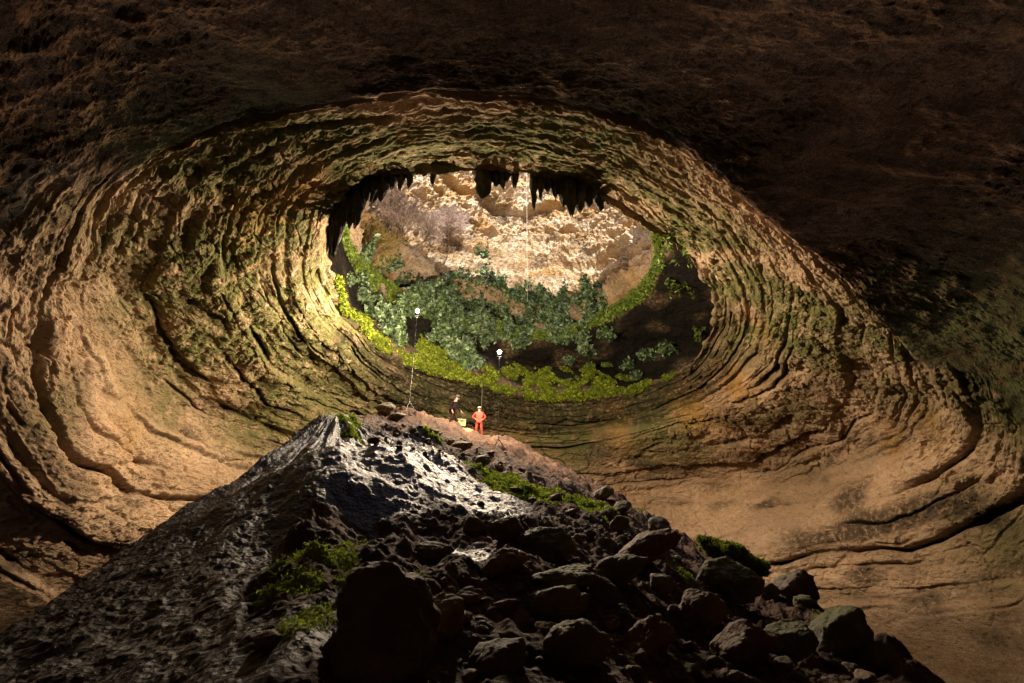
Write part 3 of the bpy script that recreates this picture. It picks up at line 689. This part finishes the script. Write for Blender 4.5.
def tube_pts(V, Fc, pts, rad, nseg=6):
    b0 = len(V); pts = [np.asarray(p, float) for p in pts]
    for j, p in enumerate(pts):
        t = pts[min(j+1, len(pts)-1)]-pts[max(j-1, 0)]; t /= np.linalg.norm(t)+1e-9
        a = np.cross(t, [0.3, .9, .2]); a /= np.linalg.norm(a)+1e-9; b_ = np.cross(t, a)
        for k in range(nseg):
            an = 2*math.pi*k/nseg; V.append(p+(a*math.cos(an)+b_*math.sin(an))*rad[j])
    for j in range(len(pts)-1):
        for k in range(nseg):
            Fc.append([b0+j*nseg+k, b0+j*nseg+(k+1) % nseg, b0+(j+1)*nseg+(k+1) % nseg, b0+(j+1)*nseg+k])
SH = [
 (605,331,1.2,'round leafy shrub alone on the dark recess wall right of centre'),
 (583,345,1.0,'trailing leafy shrub hanging on the dark wall left of the lone round one'),
 (570,358,.8,'lowest trailing shrub hanging towards the thick moss bed'),
 (628,362,1.3,'leafy shrub at the left end of the green bank right of the moss bed'),
 (648,352,1.4,'largest leafy shrub on the bank right of the moss bed'),
 (668,345,1.3,'leafy shrub high on the right end of the bank beside the moss'),
 (636,378,1.0,'small leafy shrub low on the bank just above the lip moss'),
 (590,367,.8,'small yellowish shrub standing behind the moss bed'),
 (606,364,.8,'brownish-green little shrub right behind the moss bed'),
 (395,262,1.1,'leafy shrub under the left dead bush on the upper left rim'),
 (400,300,1.2,'dark leafy shrub left of the upper lamp under the rim'),
 (376,300,1.1,'leafy shrub on the left slope above the moss line'),
 (358,275,1.0,'small leafy shrub at the far left end of the rim slope'),
 (455,325,1.3,'leafy shrub right of the upper lamp'),
 (465,345,1.2,'leafy shrub left of the lower lamp'),
 (455,358,1.1,'leafy shrub hanging down beside the mossy nose of rock'),
 (475,362,1.1,'leafy shrub just below and left of the lower lamp'),
 (385,328,1.1,'leafy shrub below and left of the upper lamp stand'),
 (397,338,1.0,'leafy shrub in front of the upper lamp stand on its left'),
 (430,338,.9,'low leafy shrub in front of the upper lamp stand on its right'),
 (480,252,1.4,'leafy bush growing out of the bright wall above the terrace'),
 (600,285,1.0,'green bush at the right foot of the bright wall'),
 (500,310,1.3,'leafy shrub in the middle of the green terrace'),
 (540,318,1.3,'leafy shrub on the terrace right below the hanging rope'),
]
for q4 in SH:
    shrub(q4[0], q4[1], q4[2], q4[3], M_leafy if 'yellowish' in q4[3] or 'brownish' in q4[3] else M_leaf)
# leafless bushes
def dead_bush(px, py, hgt, label, seed, mt=M_twig, spread=.9):
    i = hit(px, py); e = empty('leafless_bush', tuple(Pd[i])); r_ = random.Random(seed)
    V, Fc = [], []; V2, F2 = [], []
    def grow(p, d, L, rad, lev):
        d = d/np.linalg.norm(d); a = d+np.array([r_.gauss(0, .12) for _ in range(3)])
        p1 = p+d*L*.5; p2 = p1+a/np.linalg.norm(a)*L*.5
        if lev < 2: tube_pts(V, Fc, [p, p1, p2], [rad, rad*.85, rad*.65], 5)
        else: tube_pts(V2, F2, [p, p1, p2], [rad, rad*.8, rad*.4], 3)
        if lev >= 6: return
        for _ in range(3 if lev > 1 else 4):
            nd = a/np.linalg.norm(a)+np.array([r_.gauss(0, .5)*spread, r_.gauss(0, .5)*spread, r_.gauss(.05, .38)])
            grow(p2 if r_.random() < .6 else p1, nd, L*r_.uniform(.62, .82), rad*.72, lev+1)
    for k in range(4):
        grow(np.zeros(3), np.array([r_.gauss(0, .5), r_.gauss(-.25, .3), 1.]), hgt*.28, hgt*.012, 0)
    mesh_from('stem', np.array(V), np.array(Fc), M_bark, True, parent=e)
    mesh_from('twigs', np.array(V2), np.array(F2), mt, False, parent=e)
    tag(e, label, 'bush', 'leafless bushes on the upper left slope'); return e
dead_bush(398,252,7.0,'big grey-brown leafless bush on the upper left of the bright slope',5)
dead_bush(447,252,6.2,'second grey-brown leafless bush, right of the big one',6)
dead_bush(372,262,4.4,'small yellowish dry bush at the left edge of the bright slope',7, plain('yellow_twig', (.30, .22, .07), .8))
dead_bush(425,240,4.5,'low sparse leafless bush between the two big bare ones',8)

# ferns on the right inside wall
def fern(px, py, L, label, seed, hang=True):
    i = hit(px, py); e = empty('hanging_fern', tuple(Pd[i]+N_[i]*.1)); r_ = random.Random(seed)
    V, Fc = [], []; lc = []
    for f in range(6):
        pts = [np.zeros(3)]; d_ = np.array([r_.gauss(-.3, .4), -.5, .9 if f % 2 else .2])
        for k in range(8): pts.append(pts[-1]+d_*L/9); d_ = d_*np.array([.9, .9, 1])+np.array([0, 0, -.28])
        tube_pts(V, Fc, pts, list(np.linspace(.02, .006, 9)), 4)
        for p in pts[1:]:
            for _ in range(5): lc.append(p+np.array([r_.gauss(0, .09) for _ in range(3)]))
    mesh_from('stem', np.array(V), np.array(Fc), M_leafy, True, parent=e)
    leaves('fronds', np.array(lc), .13, M_leafy, None, 2.2, .02, e)
    tag(e, label, 'fern', 'ferns on the right inner wall')
fern(672,240,2.6,'pale fern arching from the dark right inner wall',1)
fern(677,285,1.8,'smaller fern hanging below the arching one on the dark right wall',2)
fern(700,330,1.6,'fern low on the right inner wall above the green bank',3)

# ------------------------------------------------------------------ stalactites along the near lip
M_stal = rock_mat('dark_dripstone', (.010, .010, .008), (.030, .028, .020), (.06, .05, .035), mossamt=.2)
def stalactite(px, py0, py1, wpx, label, seed, group='stalactites on the near lip'):
    """px, top and bottom pixel rows; hangs from the near lip"""
    j = None
    v = ray(px, py0); az = math.atan2(v[0], v[1])
    row0 = np.nonzero(np.abs(sv+SOFF+.12) < .08)[0]
    cand = Pd.reshape(NS, NT, 3)[row0].reshape(-1, 3)
    ca_ = np.arctan2(cand[:, 0], cand[:, 1]); sel = cand[(np.abs(ca_-az) < .02)]
    sel = sel[sel[:, 1] < 30] if (sel[:, 1] < 30).any() else sel
    base = sel[np.argmin(np.hypot(sel[:, 0], sel[:, 1]))] if len(sel) else v*22
    r0 = math.hypot(base[0], base[1])+.35
    dist = r0/math.hypot(v[0], v[1])
    top = v*dist; vb = ray(px, py1); bot = vb*(r0/math.hypot(vb[0], vb[1]))
    L = top[2]-bot[2]; w = wpx*dist/F/2
    r_ = np.random.default_rng(seed); nu, nv = 18, 40
    ext = .9
    V = []
    for i in range(nv):
        t = i/(nv-1); z = ext-(L+ext)*t
        rad = w*(1.3-.35*t)*(1-t**8)+.01
        for k in range(nu):
            a_ = 2*math.pi*k/nu; V.append([rad*math.cos(a_), rad*math.sin(a_), z])
    V = np.array(V); nn = fbm(V*np.array([1, 1, .35])+seed*3.1, 5.0, 4, 1., .6)
    V[:, :2] *= (1+.55*nn)[:, None]; V[:, 2] += .18*L*np.cos(3*np.arctan2(V[:, 1], V[:, 0])+seed)*(V[:, 2] < 0)*np.clip(-V[:, 2]/L, 0, 1); V[:, 0] += .25*w*noise(V*np.array([0, 0, 1.]), .9, seed); 
    Fc = [[i*nu+k, i*nu+(k+1) % nu, (i+1)*nu+(k+1) % nu, (i+1)*nu+k] for i in range(nv-1) for k in range(nu)]
    o = mesh_from('stalactite', V, np.array(Fc), M_stal, True); o.location = (top[0], top[1], top[2])
    tag(o, label, 'stalactite', group)
stalactite(484,166,194,15,'longest and thickest stalactite, a blunt dark column left of the top middle',1)
stalactite(503,166,186,8,'dark stalactite right beside the longest thick one',2)
stalactite(533,172,206,6,'long thin pointed stalactite right of the hanging rope',3)
stalactite(569,184,213,12,'broad dark stalactite at the right end of the row',4)
stalactite(434,166,185,5,'single short stalactite hanging left of the bright gap',5)
sm = [(496,166,184,9),(507,167,180,9),(514,167,186,7),(478,166,174,8),(540,173,197,8),(547,175,190,10),(555,178,198,7),(562,181,204,10),(578,187,210,11),(588,193,206,12),(599,199,210,10),(458,166,170,9),(424,170,176,10),(444,167,172,9)]
for k, (x, a_, b_, w) in enumerate(sm):
    stalactite(x, a_, b_, w, 'short dark stalactite in the ragged row along the near lip', 20+k)
for k, (x, a_, b_, w) in enumerate([(410,172,186,9),(402,174,192,9),(394,176,196,10),(385,178,199,10),(376,181,205,11),(368,185,214,11),(361,190,224,12),(355,195,233,12),(349,201,243,12),(343,208,252,13),(338,216,262,13),(333,226,268,12)]):
    stalactite(x, a_-4, b_-(b_-a_)*.2*(k%3), w*(.9 if k < 8 else .6), 'dark dripstone rib in the rippled curtain on the left side of the opening', 60+k, 'ribs of the left dripstone curtain')

# ------------------------------------------------------------------ ropes
M_rope = plain('pale_rope', (.55, .50, .42), .8, .2, .1, 60)
def rope(p0, p1, rad, label, sag=0.0):
    p0, p1 = np.array(p0), np.array(p1); V, Fc = [], []; n = 24
    pts = []
    for i in range(n+1):
        t = i/n; p = p0+(p1-p0)*t; pts.append(p-p0+np.array([.05*math.sin(t*5), 0, 0])*sag)
    tube_pts(V, Fc, pts, [rad]*(n+1), 6)
    o = mesh_from('climbing_rope', np.array(V), np.array(Fc), M_rope, True); o.location = tuple(p0)
    tag(o, label, 'rope')
ft = Pd[hit(528, 294)]
ry = ft[1]-1.2
v = ray(526, 160); pt = v*(ry/v[1]); v = ray(528, 294); pb = v*(ry/v[1])
rope((pb[0], ry, pt[2]+6), (pb[0], ry, pb[2]-.8), .015, 'long pale climbing rope hanging down in front of the bright rock wall', 1)
M_rope2 = plain('grey_rope', (.16, .14, .11), .8, .2, .1, 60)
M_rope, _sv = M_rope2, M_rope
for (xt, yt, xb, yb, lab) in [(482,386,481,428,'short thin rope hanging from the mossy lip behind the figure in orange')]:
    i = hit(xt, yt); t_ = Pd[i]; bz = ray(xb, yb)*(t_[1]/ray(xb, yb)[1])
    rope((t_[0], t_[1]-.25, t_[2]+.3), (t_[0], t_[1]-.25, bz[2]), .022, lab, .6)

# ------------------------------------------------------------------ lamps
M_black = plain('black_metal', (.03, .03, .03), .45, .5, .2, 20)
m, nt, b = mat('lit_bulb'); b.inputs['Base Color'].default_value = (1, .9, .7, 1); b.inputs['Emission Color'].default_value = (1, .78, .45, 1); b.inputs['Emission Strength'].default_value = 25
M_bulb = m
m, nt, b = mat('added_dish_glass'); tr = nt.nodes.new('ShaderNodeBsdfTransparent'); tr.inputs[0].default_value = (.25, .25, .25, 1)  # half-clear, lets a little lamp light through the added dish
b.inputs['Base Color'].default_value = (.04, .04, .04, 1)
ms = nt.nodes.new('ShaderNodeMixShader'); ms.inputs[0].default_value = .7; nt.links.new(b.outputs[0], ms.inputs[1]); nt.links.new(tr.outputs[0], ms.inputs[2]); nt.links.new(ms.outputs[0], nt.nodes['Material Output'].inputs[0])
M_added_dish = m
def sphere(name, r, m, parent, loc=(0, 0, 0), sc=(1, 1, 1)):
    V, Fc = ICO3; o = mesh_from(name, V*np.array(sc)*r, Fc, m, True, parent=parent); o.location = loc; return o
def lamp(px, py, pxb, pyb, D, label, power):
    """lit lamp on a tall slender mast standing on the mound"""
    v = ray(pxb, pyb); pb = v*(D/math.hypot(v[0], v[1])); x, y = pb[0], pb[1]; pb[2] = ground_z(x, y)
    u = ray(px, py); z = u[2]*y/u[1]; h = z-pb[2]
    e = empty('mast_lamp', (x, y, pb[2]-.15)); h += .15
    V, Fc = [], []; tube_pts(V, Fc, [[0, 0, .5], [0, 0, h*.5], [0, 0, h-.27]], [.018, .012, .008], 8); mesh_from('mast', np.array(V), np.array(Fc), M_black, True, parent=e)
    for k in range(3):
        a_ = k*2.09+.4; V, Fc = [], []; tube_pts(V, Fc, [[0, 0, .62], [math.cos(a_)*.45, math.sin(a_)*.45, 0]], [.022, .018], 8); mesh_from('leg', np.array(V), np.array(Fc), M_black, True, parent=e)
    V, Fc = [], []; tube_pts(V, Fc, [[-.09, .02, h-.36], [0, .03, h-.37], [.09, .02, h-.36]], [.012, .012, .012], 8); mesh_from('bracket', np.array(V), np.array(Fc), M_black, True, parent=e)
    # flat dish added under the bulb to keep its light off people below
    V, Fc = [], []; nk = 32
    prof = [(.01, -.26), (.06, -.25), (.10, -.23), (.13, -.19), (.137, -.195), (.105, -.24), (.06, -.265), (.01, -.28)]
    for r_, zz_ in prof:
        for k in range(nk): V.append([r_*math.cos(2*math.pi*k/nk), r_*math.sin(2*math.pi*k/nk), h+zz_])
    for j in range(len(prof)-1):
        for k in range(nk): Fc.append([j*nk+k, j*nk+(k+1) % nk, (j+1)*nk+(k+1) % nk, (j+1)*nk+k])
    mesh_from('added_shade_dish', np.array(V), np.array(Fc), M_added_dish, True, parent=e)
    sphere('bulb', .10, M_bulb, e, (0, 0, h), (1, 1, 1))
    tag(e, label, 'lamp')
    L = bpy.data.lights.new('lamp_light', 'POINT'); L.energy = power; L.color = (1, .79, .56); L.shadow_soft_size = .12
    lo = bpy.data.objects.new('lamp_light', L); C.objects.link(lo); lo.parent = e; lo.location = (0, 0, h)
    return (x, y, z)
LA = lamp(417, 311, 408.5, 413, 24.5, 'upper left lit lamp on a thin mast left of the dark-clad figure', 6600)
LB = lamp(499, 352, 498.5, 441, 24.3, 'lower right lit lamp on a thin mast right of the figure in orange', 6600)
print('LAMPS', LA, LB)

# ------------------------------------------------------------------ people
def skin_fig(name, verts, edges, radii, m, parent=None, sub=2, root=0):
    me = bpy.data.meshes.new(name); me.from_pydata(verts, edges, []); me.update()
    o = bpy.data.objects.new(name, me); C.objects.link(o)
    md = o.modifiers.new('s', 'SKIN'); 
    for i, sv_ in enumerate(me.skin_vertices[0].data):
        sv_.radius = radii[i] if isinstance(radii[i], tuple) else (radii[i], radii[i]); sv_.use_root = (i == root)
    md.use_smooth_shade = True
    ss = o.modifiers.new('u', 'SUBSURF'); ss.levels = sub; ss.render_levels = sub
    me.materials.append(m)
    dg = bpy.context.evaluated_depsgraph_get(); me2 = bpy.data.meshes.new_from_object(o.evaluated_get(dg))
    o.modifiers.clear(); o.data = me2; o.name = name
    for p_ in me2.polygons: p_.use_smooth = True
    if parent: o.parent = parent
    return o
M_skin = plain('skin', (.20, .11, .07), .6, .3, .05)
M_orange = plain('orange_suit', (.20, .018, .007), .7, .3, .15)
M_red = plain('red_jacket', (.22, .02, .012), .7, .3, .15)
M_darkc = plain('dark_clothes', (.008, .005, .006), 1, .0, .2)
M_trous = plain('brown_trousers', (.016, .009, .006), 1, .0, .2)
M_boot = plain('dark_boots', (.03, .02, .02), .7)
M_helm = plain('pale_helmet', (.12, .10, .07), .4, .5, .03)
M_helmd = plain('grey_helmet', (.012, .011, .012), .9, .5, .03)
M_hair = plain('dark_hair', (.03, .02, .015), .8)
def hand(verts, edges, radii, iw, wpos, d, s, side):
    """palm + five fingers continuing the wrist vertex iw"""
    d = np.array(d)/np.linalg.norm(d); sx = np.cross(d, [0, 1, 0]); sx = sx/np.linalg.norm(sx)
    def add(p, par, r):
        verts.append(tuple(p)); radii.append(r*s); edges.append((par, len(verts)-1)); return len(verts)-1
    w = np.array(wpos); pal = add(w+d*.06*s, iw, .030)
    for k, (o_, L) in enumerate([(-.028, .062), (-.010, .074), (.010, .070), (.028, .055)]):
        a_ = add(w+d*.095*s+sx*o_*s, pal, .010); b_ = add(w+d*(.095+L*.55)*s+sx*o_*1.05*s, a_, .009); add(w+d*(.095+L)*s+sx*o_*s+np.array([0, -.012, 0]), b_, .007)
    t1 = add(w+d*.045*s+sx*side*.036*s, pal, .011); add(w+d*.085*s+sx*side*.058*s, t1, .009)
def person(loc, rz, H, pose, mats, label, helmet, hair):
    """pose: dict of joint positions in metres, figure faces -Y"""
    e = empty('person', loc, rz); k = H/1.75
    J = {n: np.array(v)*k for n, v in pose.items()}; J['collar'] = J['chest']*.15+J['neck']*.85+np.array([0, -.005, 0])
    names = ['pelvis','waist','chest','neck','headb','head','hipL','kneeL','ankL','toeL','hipR','kneeR','ankR','toeR','shL','elL','wrL','shR','elR','wrR']
    rad = {'pelvis':(.15,.115),'waist':(.135,.10),'chest':(.15,.095),'neck':.055,'collar':.072,'headb':.075,'head':.085,'hip':.092,'knee':.062,'ank':.045,'toe':.04,'sh':.062,'el':.046,'wr':.030}
    verts, radii = [], []
    for n in names:
        verts.append(tuple(J[n])); key = n if n in rad else n[:-1]; r_ = rad[key]
        radii.append(tuple(x*k for x in r_) if isinstance(r_, tuple) else r_*k)
    ix = {n: i for i, n in enumerate(names)}
    E = [('pelvis','waist'),('waist','chest'),('chest','neck'),('neck','headb'),('headb','head'),('pelvis','hipL'),('hipL','kneeL'),('kneeL','ankL'),('ankL','toeL'),('pelvis','hipR'),('hipR','kneeR'),('kneeR','ankR'),('ankR','toeR'),('chest','shL'),('shL','elL'),('elL','wrL'),('chest','shR'),('shR','elR'),('elR','wrR')]
    edges = [(ix[a], ix[b_]) for a, b_ in E]
    for sd, sg in (('L', 1), ('R', -1)):
        hand(verts, edges, radii, ix['wr'+sd], J['wr'+sd], J.get('hd'+sd, J['wr'+sd]-J['el'+sd]), k, sg)
    skin_fig('body', verts, edges, radii, M_skin, e)
    def tubegarment(name, ns, m, grow, sub=2):
        vv = [tuple(J[n] if isinstance(n, str) else n) for n in ns[0]]
        rr = []
        for n in ns[0]:
            key = n if n in rad else n[:-1]; r_ = rad[key]; r_ = r_ if isinstance(r_, tuple) else (r_, r_)
            rr.append(tuple(x*k*grow*(1.22 if key in ('chest','waist') else 1) for x in r_))
        return skin_fig(name, vv, ns[1], rr, m, e, sub)
    up_n = ['waist','chest','shL','elL','wrL','shR','elR','wrR','pelvis','collar']
    tubegarment('jacket', (up_n, [(8,0),(0,1),(1,9),(1,2),(2,3),(3,4),(1,5),(5,6),(6,7)]), mats[0], 1.17)
    lo_n = ['pelvis','hipL','kneeL','ankL','hipR','kneeR','ankR']
    tubegarment('trousers', (lo_n, [(0,1),(1,2),(2,3),(0,4),(4,5),(5,6)]), mats[1], 1.16)
    for sd in 'LR':
        a_, t_ = J['ank'+sd], J['toe'+sd]
        skin_fig('boot', [tuple(a_+np.array([0,0,.10])*k), tuple(a_+np.array([0,.01,-.02])*k), tuple((a_+t_)/2+np.array([0,0,-.02])*k), tuple(t_)], [(0,1),(1,2),(2,3)], [.058*k,.06*k,.055*k,.05*k], M_boot, e)
    # head furniture
    hd = J['head']; ft_ = J.get('face', np.array([0, -1, 0]))
    f_ = np.array(ft_)/np.linalg.norm(ft_); rt = np.cross(f_, [0, 0, 1]); rt /= np.linalg.norm(rt)
    V, Fc = ICO3; Vh = V.copy(); keep = Vh[:, 2] > -.15
    Fh = Fc[keep[Fc].all(1)]; V2, F2, _ = compact(Vh*np.array([.118,.135,.115])*k, Fh)
    V2[:, 2] *= 1; o = mesh_from('helmet', V2, F2, helmet, True, parent=e); o.location = tuple(hd+np.array([0, 0, .035])*k); o.rotation_euler[2] = math.atan2(f_[0], -f_[1])
    sphere('hair', .088*k, hair, e, tuple(hd-f_*.018*k-np.array([0,0,.01])*k), (1, 1, .95))
    fc = hd+f_*.078*k-np.array([0, 0, .02])*k
    sphere('nose', .016*k, M_skin, e, tuple(fc+f_*.012*k-np.array([0, 0, .01])*k), (.8, 1.1, 1.3))
    for sg in (-1, 1):
        sphere('eye', .011*k, M_hair, e, tuple(fc+rt*sg*.030*k+np.array([0, 0, .022])*k-f_*.004))
        sphere('ear', .024*k, M_skin, e, tuple(hd+rt*sg*.085*k-np.array([0, 0, .02])*k), (.5, .8, 1.2))
    sphere('mouth', .016*k, M_red, e, tuple(fc-np.array([0, 0, .045])*k-f_*.004), (1.3, .6, .4))
    tag(e, label, 'person'); return e
stand = {'pelvis':(0,0,.95),'waist':(0,0,1.10),'chest':(0,.01,1.33),'neck':(0,.0,1.48),'headb':(0,-.01,1.56),'head':(0,-.015,1.64),
 'hipL':(.095,0,.90),'kneeL':(.14,-.02,.50),'ankL':(.17,.02,.10),'toeL':(.19,-.14,.045),'hipR':(-.095,0,.90),'kneeR':(-.14,-.02,.50),'ankR':(-.17,.02,.10),'toeR':(-.19,-.14,.045),
 'shL':(.19,.01,1.41),'elL':(.36,.06,1.17),'wrL':(.20,-.08,1.01),'shR':(-.19,.01,1.41),'elR':(-.36,.06,1.17),'wrR':(-.20,-.08,1.01),'hdL':(-.6,-.6,-.4),'hdR':(.6,-.6,-.4)}
walk = {'pelvis':(0,.0,.93),'waist':(0,-.02,1.08),'chest':(0,-.08,1.31),'neck':(0,-.13,1.46),'headb':(0,-.17,1.53),'head':(0,-.20,1.60),
 'hipL':(.09,0,.88),'kneeL':(.11,-.16,.49),'ankL':(.12,-.12,.10),'toeL':(.13,-.28,.045),'hipR':(-.09,0,.88),'kneeR':(-.11,.02,.49),'ankR':(-.12,.18,.10),'toeR':(-.13,.04,.045),
 'shL':(.18,-.07,1.39),'elL':(.23,-.14,1.10),'wrL':(.21,-.34,.90),'shR':(-.18,-.07,1.39),'elR':(-.24,.06,1.12),'wrR':(-.22,-.04,.86),'face':(0,-1,-.4)}
def on_crest(px, py, D):
    v = ray(px, py); q_ = v*(D/math.hypot(v[0], v[1])); return q_
def place(px, py, D):
    q_ = on_crest(px, py, D); return (q_[0], q_[1], q_[2])
p1 = place(478.5, 437.5, 28.0)
person((p1[0], p1[1], p1[2]-.02), .12, 1.78, stand, (M_orange, M_orange), 'person in an orange-red caving suit and pale helmet standing with hands on hips', M_helm, M_hair)
p2 = place(452.5, 427.5, 28.0)
person((p2[0], p2[1], p2[2]-.02), math.pi/2-.35, 1.90, walk, (M_darkc, M_trous), 'person in dark top and brown trousers stooping over the yellow box', M_helmd, M_hair)
# a flat rock under their feet so that they stand on something
def foot_rock(p, w, h, label, seed):
    V, Fc = rock_mesh(seed, ICO3, .06); V = V*np.array([w, w*.9, h]); V[:, 2] = np.minimum(V[:, 2], h*.55)
    o = mesh_from('boulder', V, Fc, M_rbrown, True); o.location = (p[0], p[1], p[2]-h*.55); tag(o, label, 'boulder')
foot_rock((p1[0], p1[1]+.15, p1[2]-.03), .62, .45, 'pale flat rock under the feet of the figure in orange', 71)
foot_rock((p2[0]+.2, p2[1]+.3, p2[2]-.04), .9, .45, 'flat rock carrying the dark-clad figure and the yellow box', 72)
# yellow box
bx = empty('equipment_box', (p2[0]+.50, p2[1]-.1, p2[2]), .25)
def bevel_box(name, sx_, sy_, sz_, m, parent, loc, bev=.02):
    bm = bmesh.new(); bmesh.ops.create_cube(bm, size=1); bmesh.ops.scale(bm, vec=(sx_, sy_, sz_), verts=bm.verts)
    bmesh.ops.bevel(bm, geom=bm.edges[:], offset=bev, segments=2, affect='EDGES')
    me = bpy.data.meshes.new(name); bm.to_mesh(me); bm.free(); me.materials.append(m)
    o = bpy.data.objects.new(name, me); C.objects.link(o); o.parent = parent; o.location = loc; return o
M_yel = plain('yellow_plastic', (.12, .11, .03), .5, .4, .08)
bevel_box('body', .44, .34, .34, M_yel, bx, (0, 0, .17)); bevel_box('lid', .47, .37, .08, M_yel, bx, (0, 0, .382)); bevel_box('handle', .16, .03, .03, M_black, bx, (0, -.20, .30), .008)
tag(bx, 'pale yellow equipment box on the mound beside the dark-clad figure', 'box')

# mossy caps on the knobs
def moss_cap(px, py, r, n, label, sq=(1, 1, 1), lean=0):
    c0 = mhit(px, py); V, Fc = ICO3
    W = V*np.array(sq)*r; W = W*(1+.25*fbm(W+px, 1.6/r, 4, 3.))[:, None]
    e = empty('moss_patch', (c0[0], c0[1]+.05, c0[2]+.08)); mesh_from('cushion', W, Fc, M_moss, True, parent=e)
    k = rng.integers(0, len(W), n); leaves('fuzz', W[k]*1.02, .045, M_fuzz, V[k], 2.2, .015, e, flat=.3)
    e.rotation_euler = (0, lean, 0)
    tag(e, label, 'moss'); return e
moss_cap(735,556,.75,9000,'bright mossy knoll behind the big grey-green block', (1.35, .9, .42), .42)

# ------------------------------------------------------------------ camera, sky, sun
cam = bpy.data.cameras.new('camera'); cam.lens = 18; cam.sensor_width = 36; cam.clip_end = 2000; cam.clip_start = .05
co = bpy.data.objects.new('camera', cam); C.objects.link(co); co.rotation_euler = (math.pi/2+PITCH, 0, 0)
sc = bpy.context.scene; sc.camera = co
w = bpy.data.worlds.new('World'); sc.world = w; w.use_nodes = True
nt = w.node_tree; bg = nt.nodes['Background']; sky = nt.nodes.new('ShaderNodeTexSky'); sky.sky_type = 'NISHITA'; sky.sun_disc = False
SEL, SAZ = R(42), R(172)            # sun behind the viewpoint, a little to the left; azimuth from +Y clockwise
sky.sun_elevation = SEL; sky.sun_rotation = SAZ; sky.air_density = 1.0
nt.links.new(sky.outputs[0], bg.inputs[0]); bg.inputs[1].default_value = .15
sun = bpy.data.lights.new('sun', 'SUN'); sun.energy = 2.7; sun.angle = R(.5); sun.color = (1, .93, .82)
so = bpy.data.objects.new('sun', sun); C.objects.link(so)
dvec = Vector((math.sin(SAZ)*math.cos(SEL), math.cos(SAZ)*math.cos(SEL), math.sin(SEL)))
so.rotation_euler = dvec.to_track_quat('Z', 'Y').to_euler(); so.location = tuple(dvec*150)
sc.view_settings.view_transform = 'Standard'; sc.view_settings.look = 'None'; sc.view_settings.exposure = 2.4; sc.view_settings.gamma = 1
sc.cycles.max_bounces = 8; sc.cycles.diffuse_bounces = 4; sc.cycles.glossy_bounces = 3; sc.cycles.sample_clamp_indirect = 3.0; sc.cycles.use_denoising = True; sc.cycles.denoiser = 'OPENIMAGEDENOISE'; sc.cycles.denoising_prefilter = 'NONE'; sc.cycles.denoising_input_passes = 'RGB_ALBEDO_NORMAL'
sc.cycles.caustics_reflective = False; sc.cycles.caustics_refractive = False
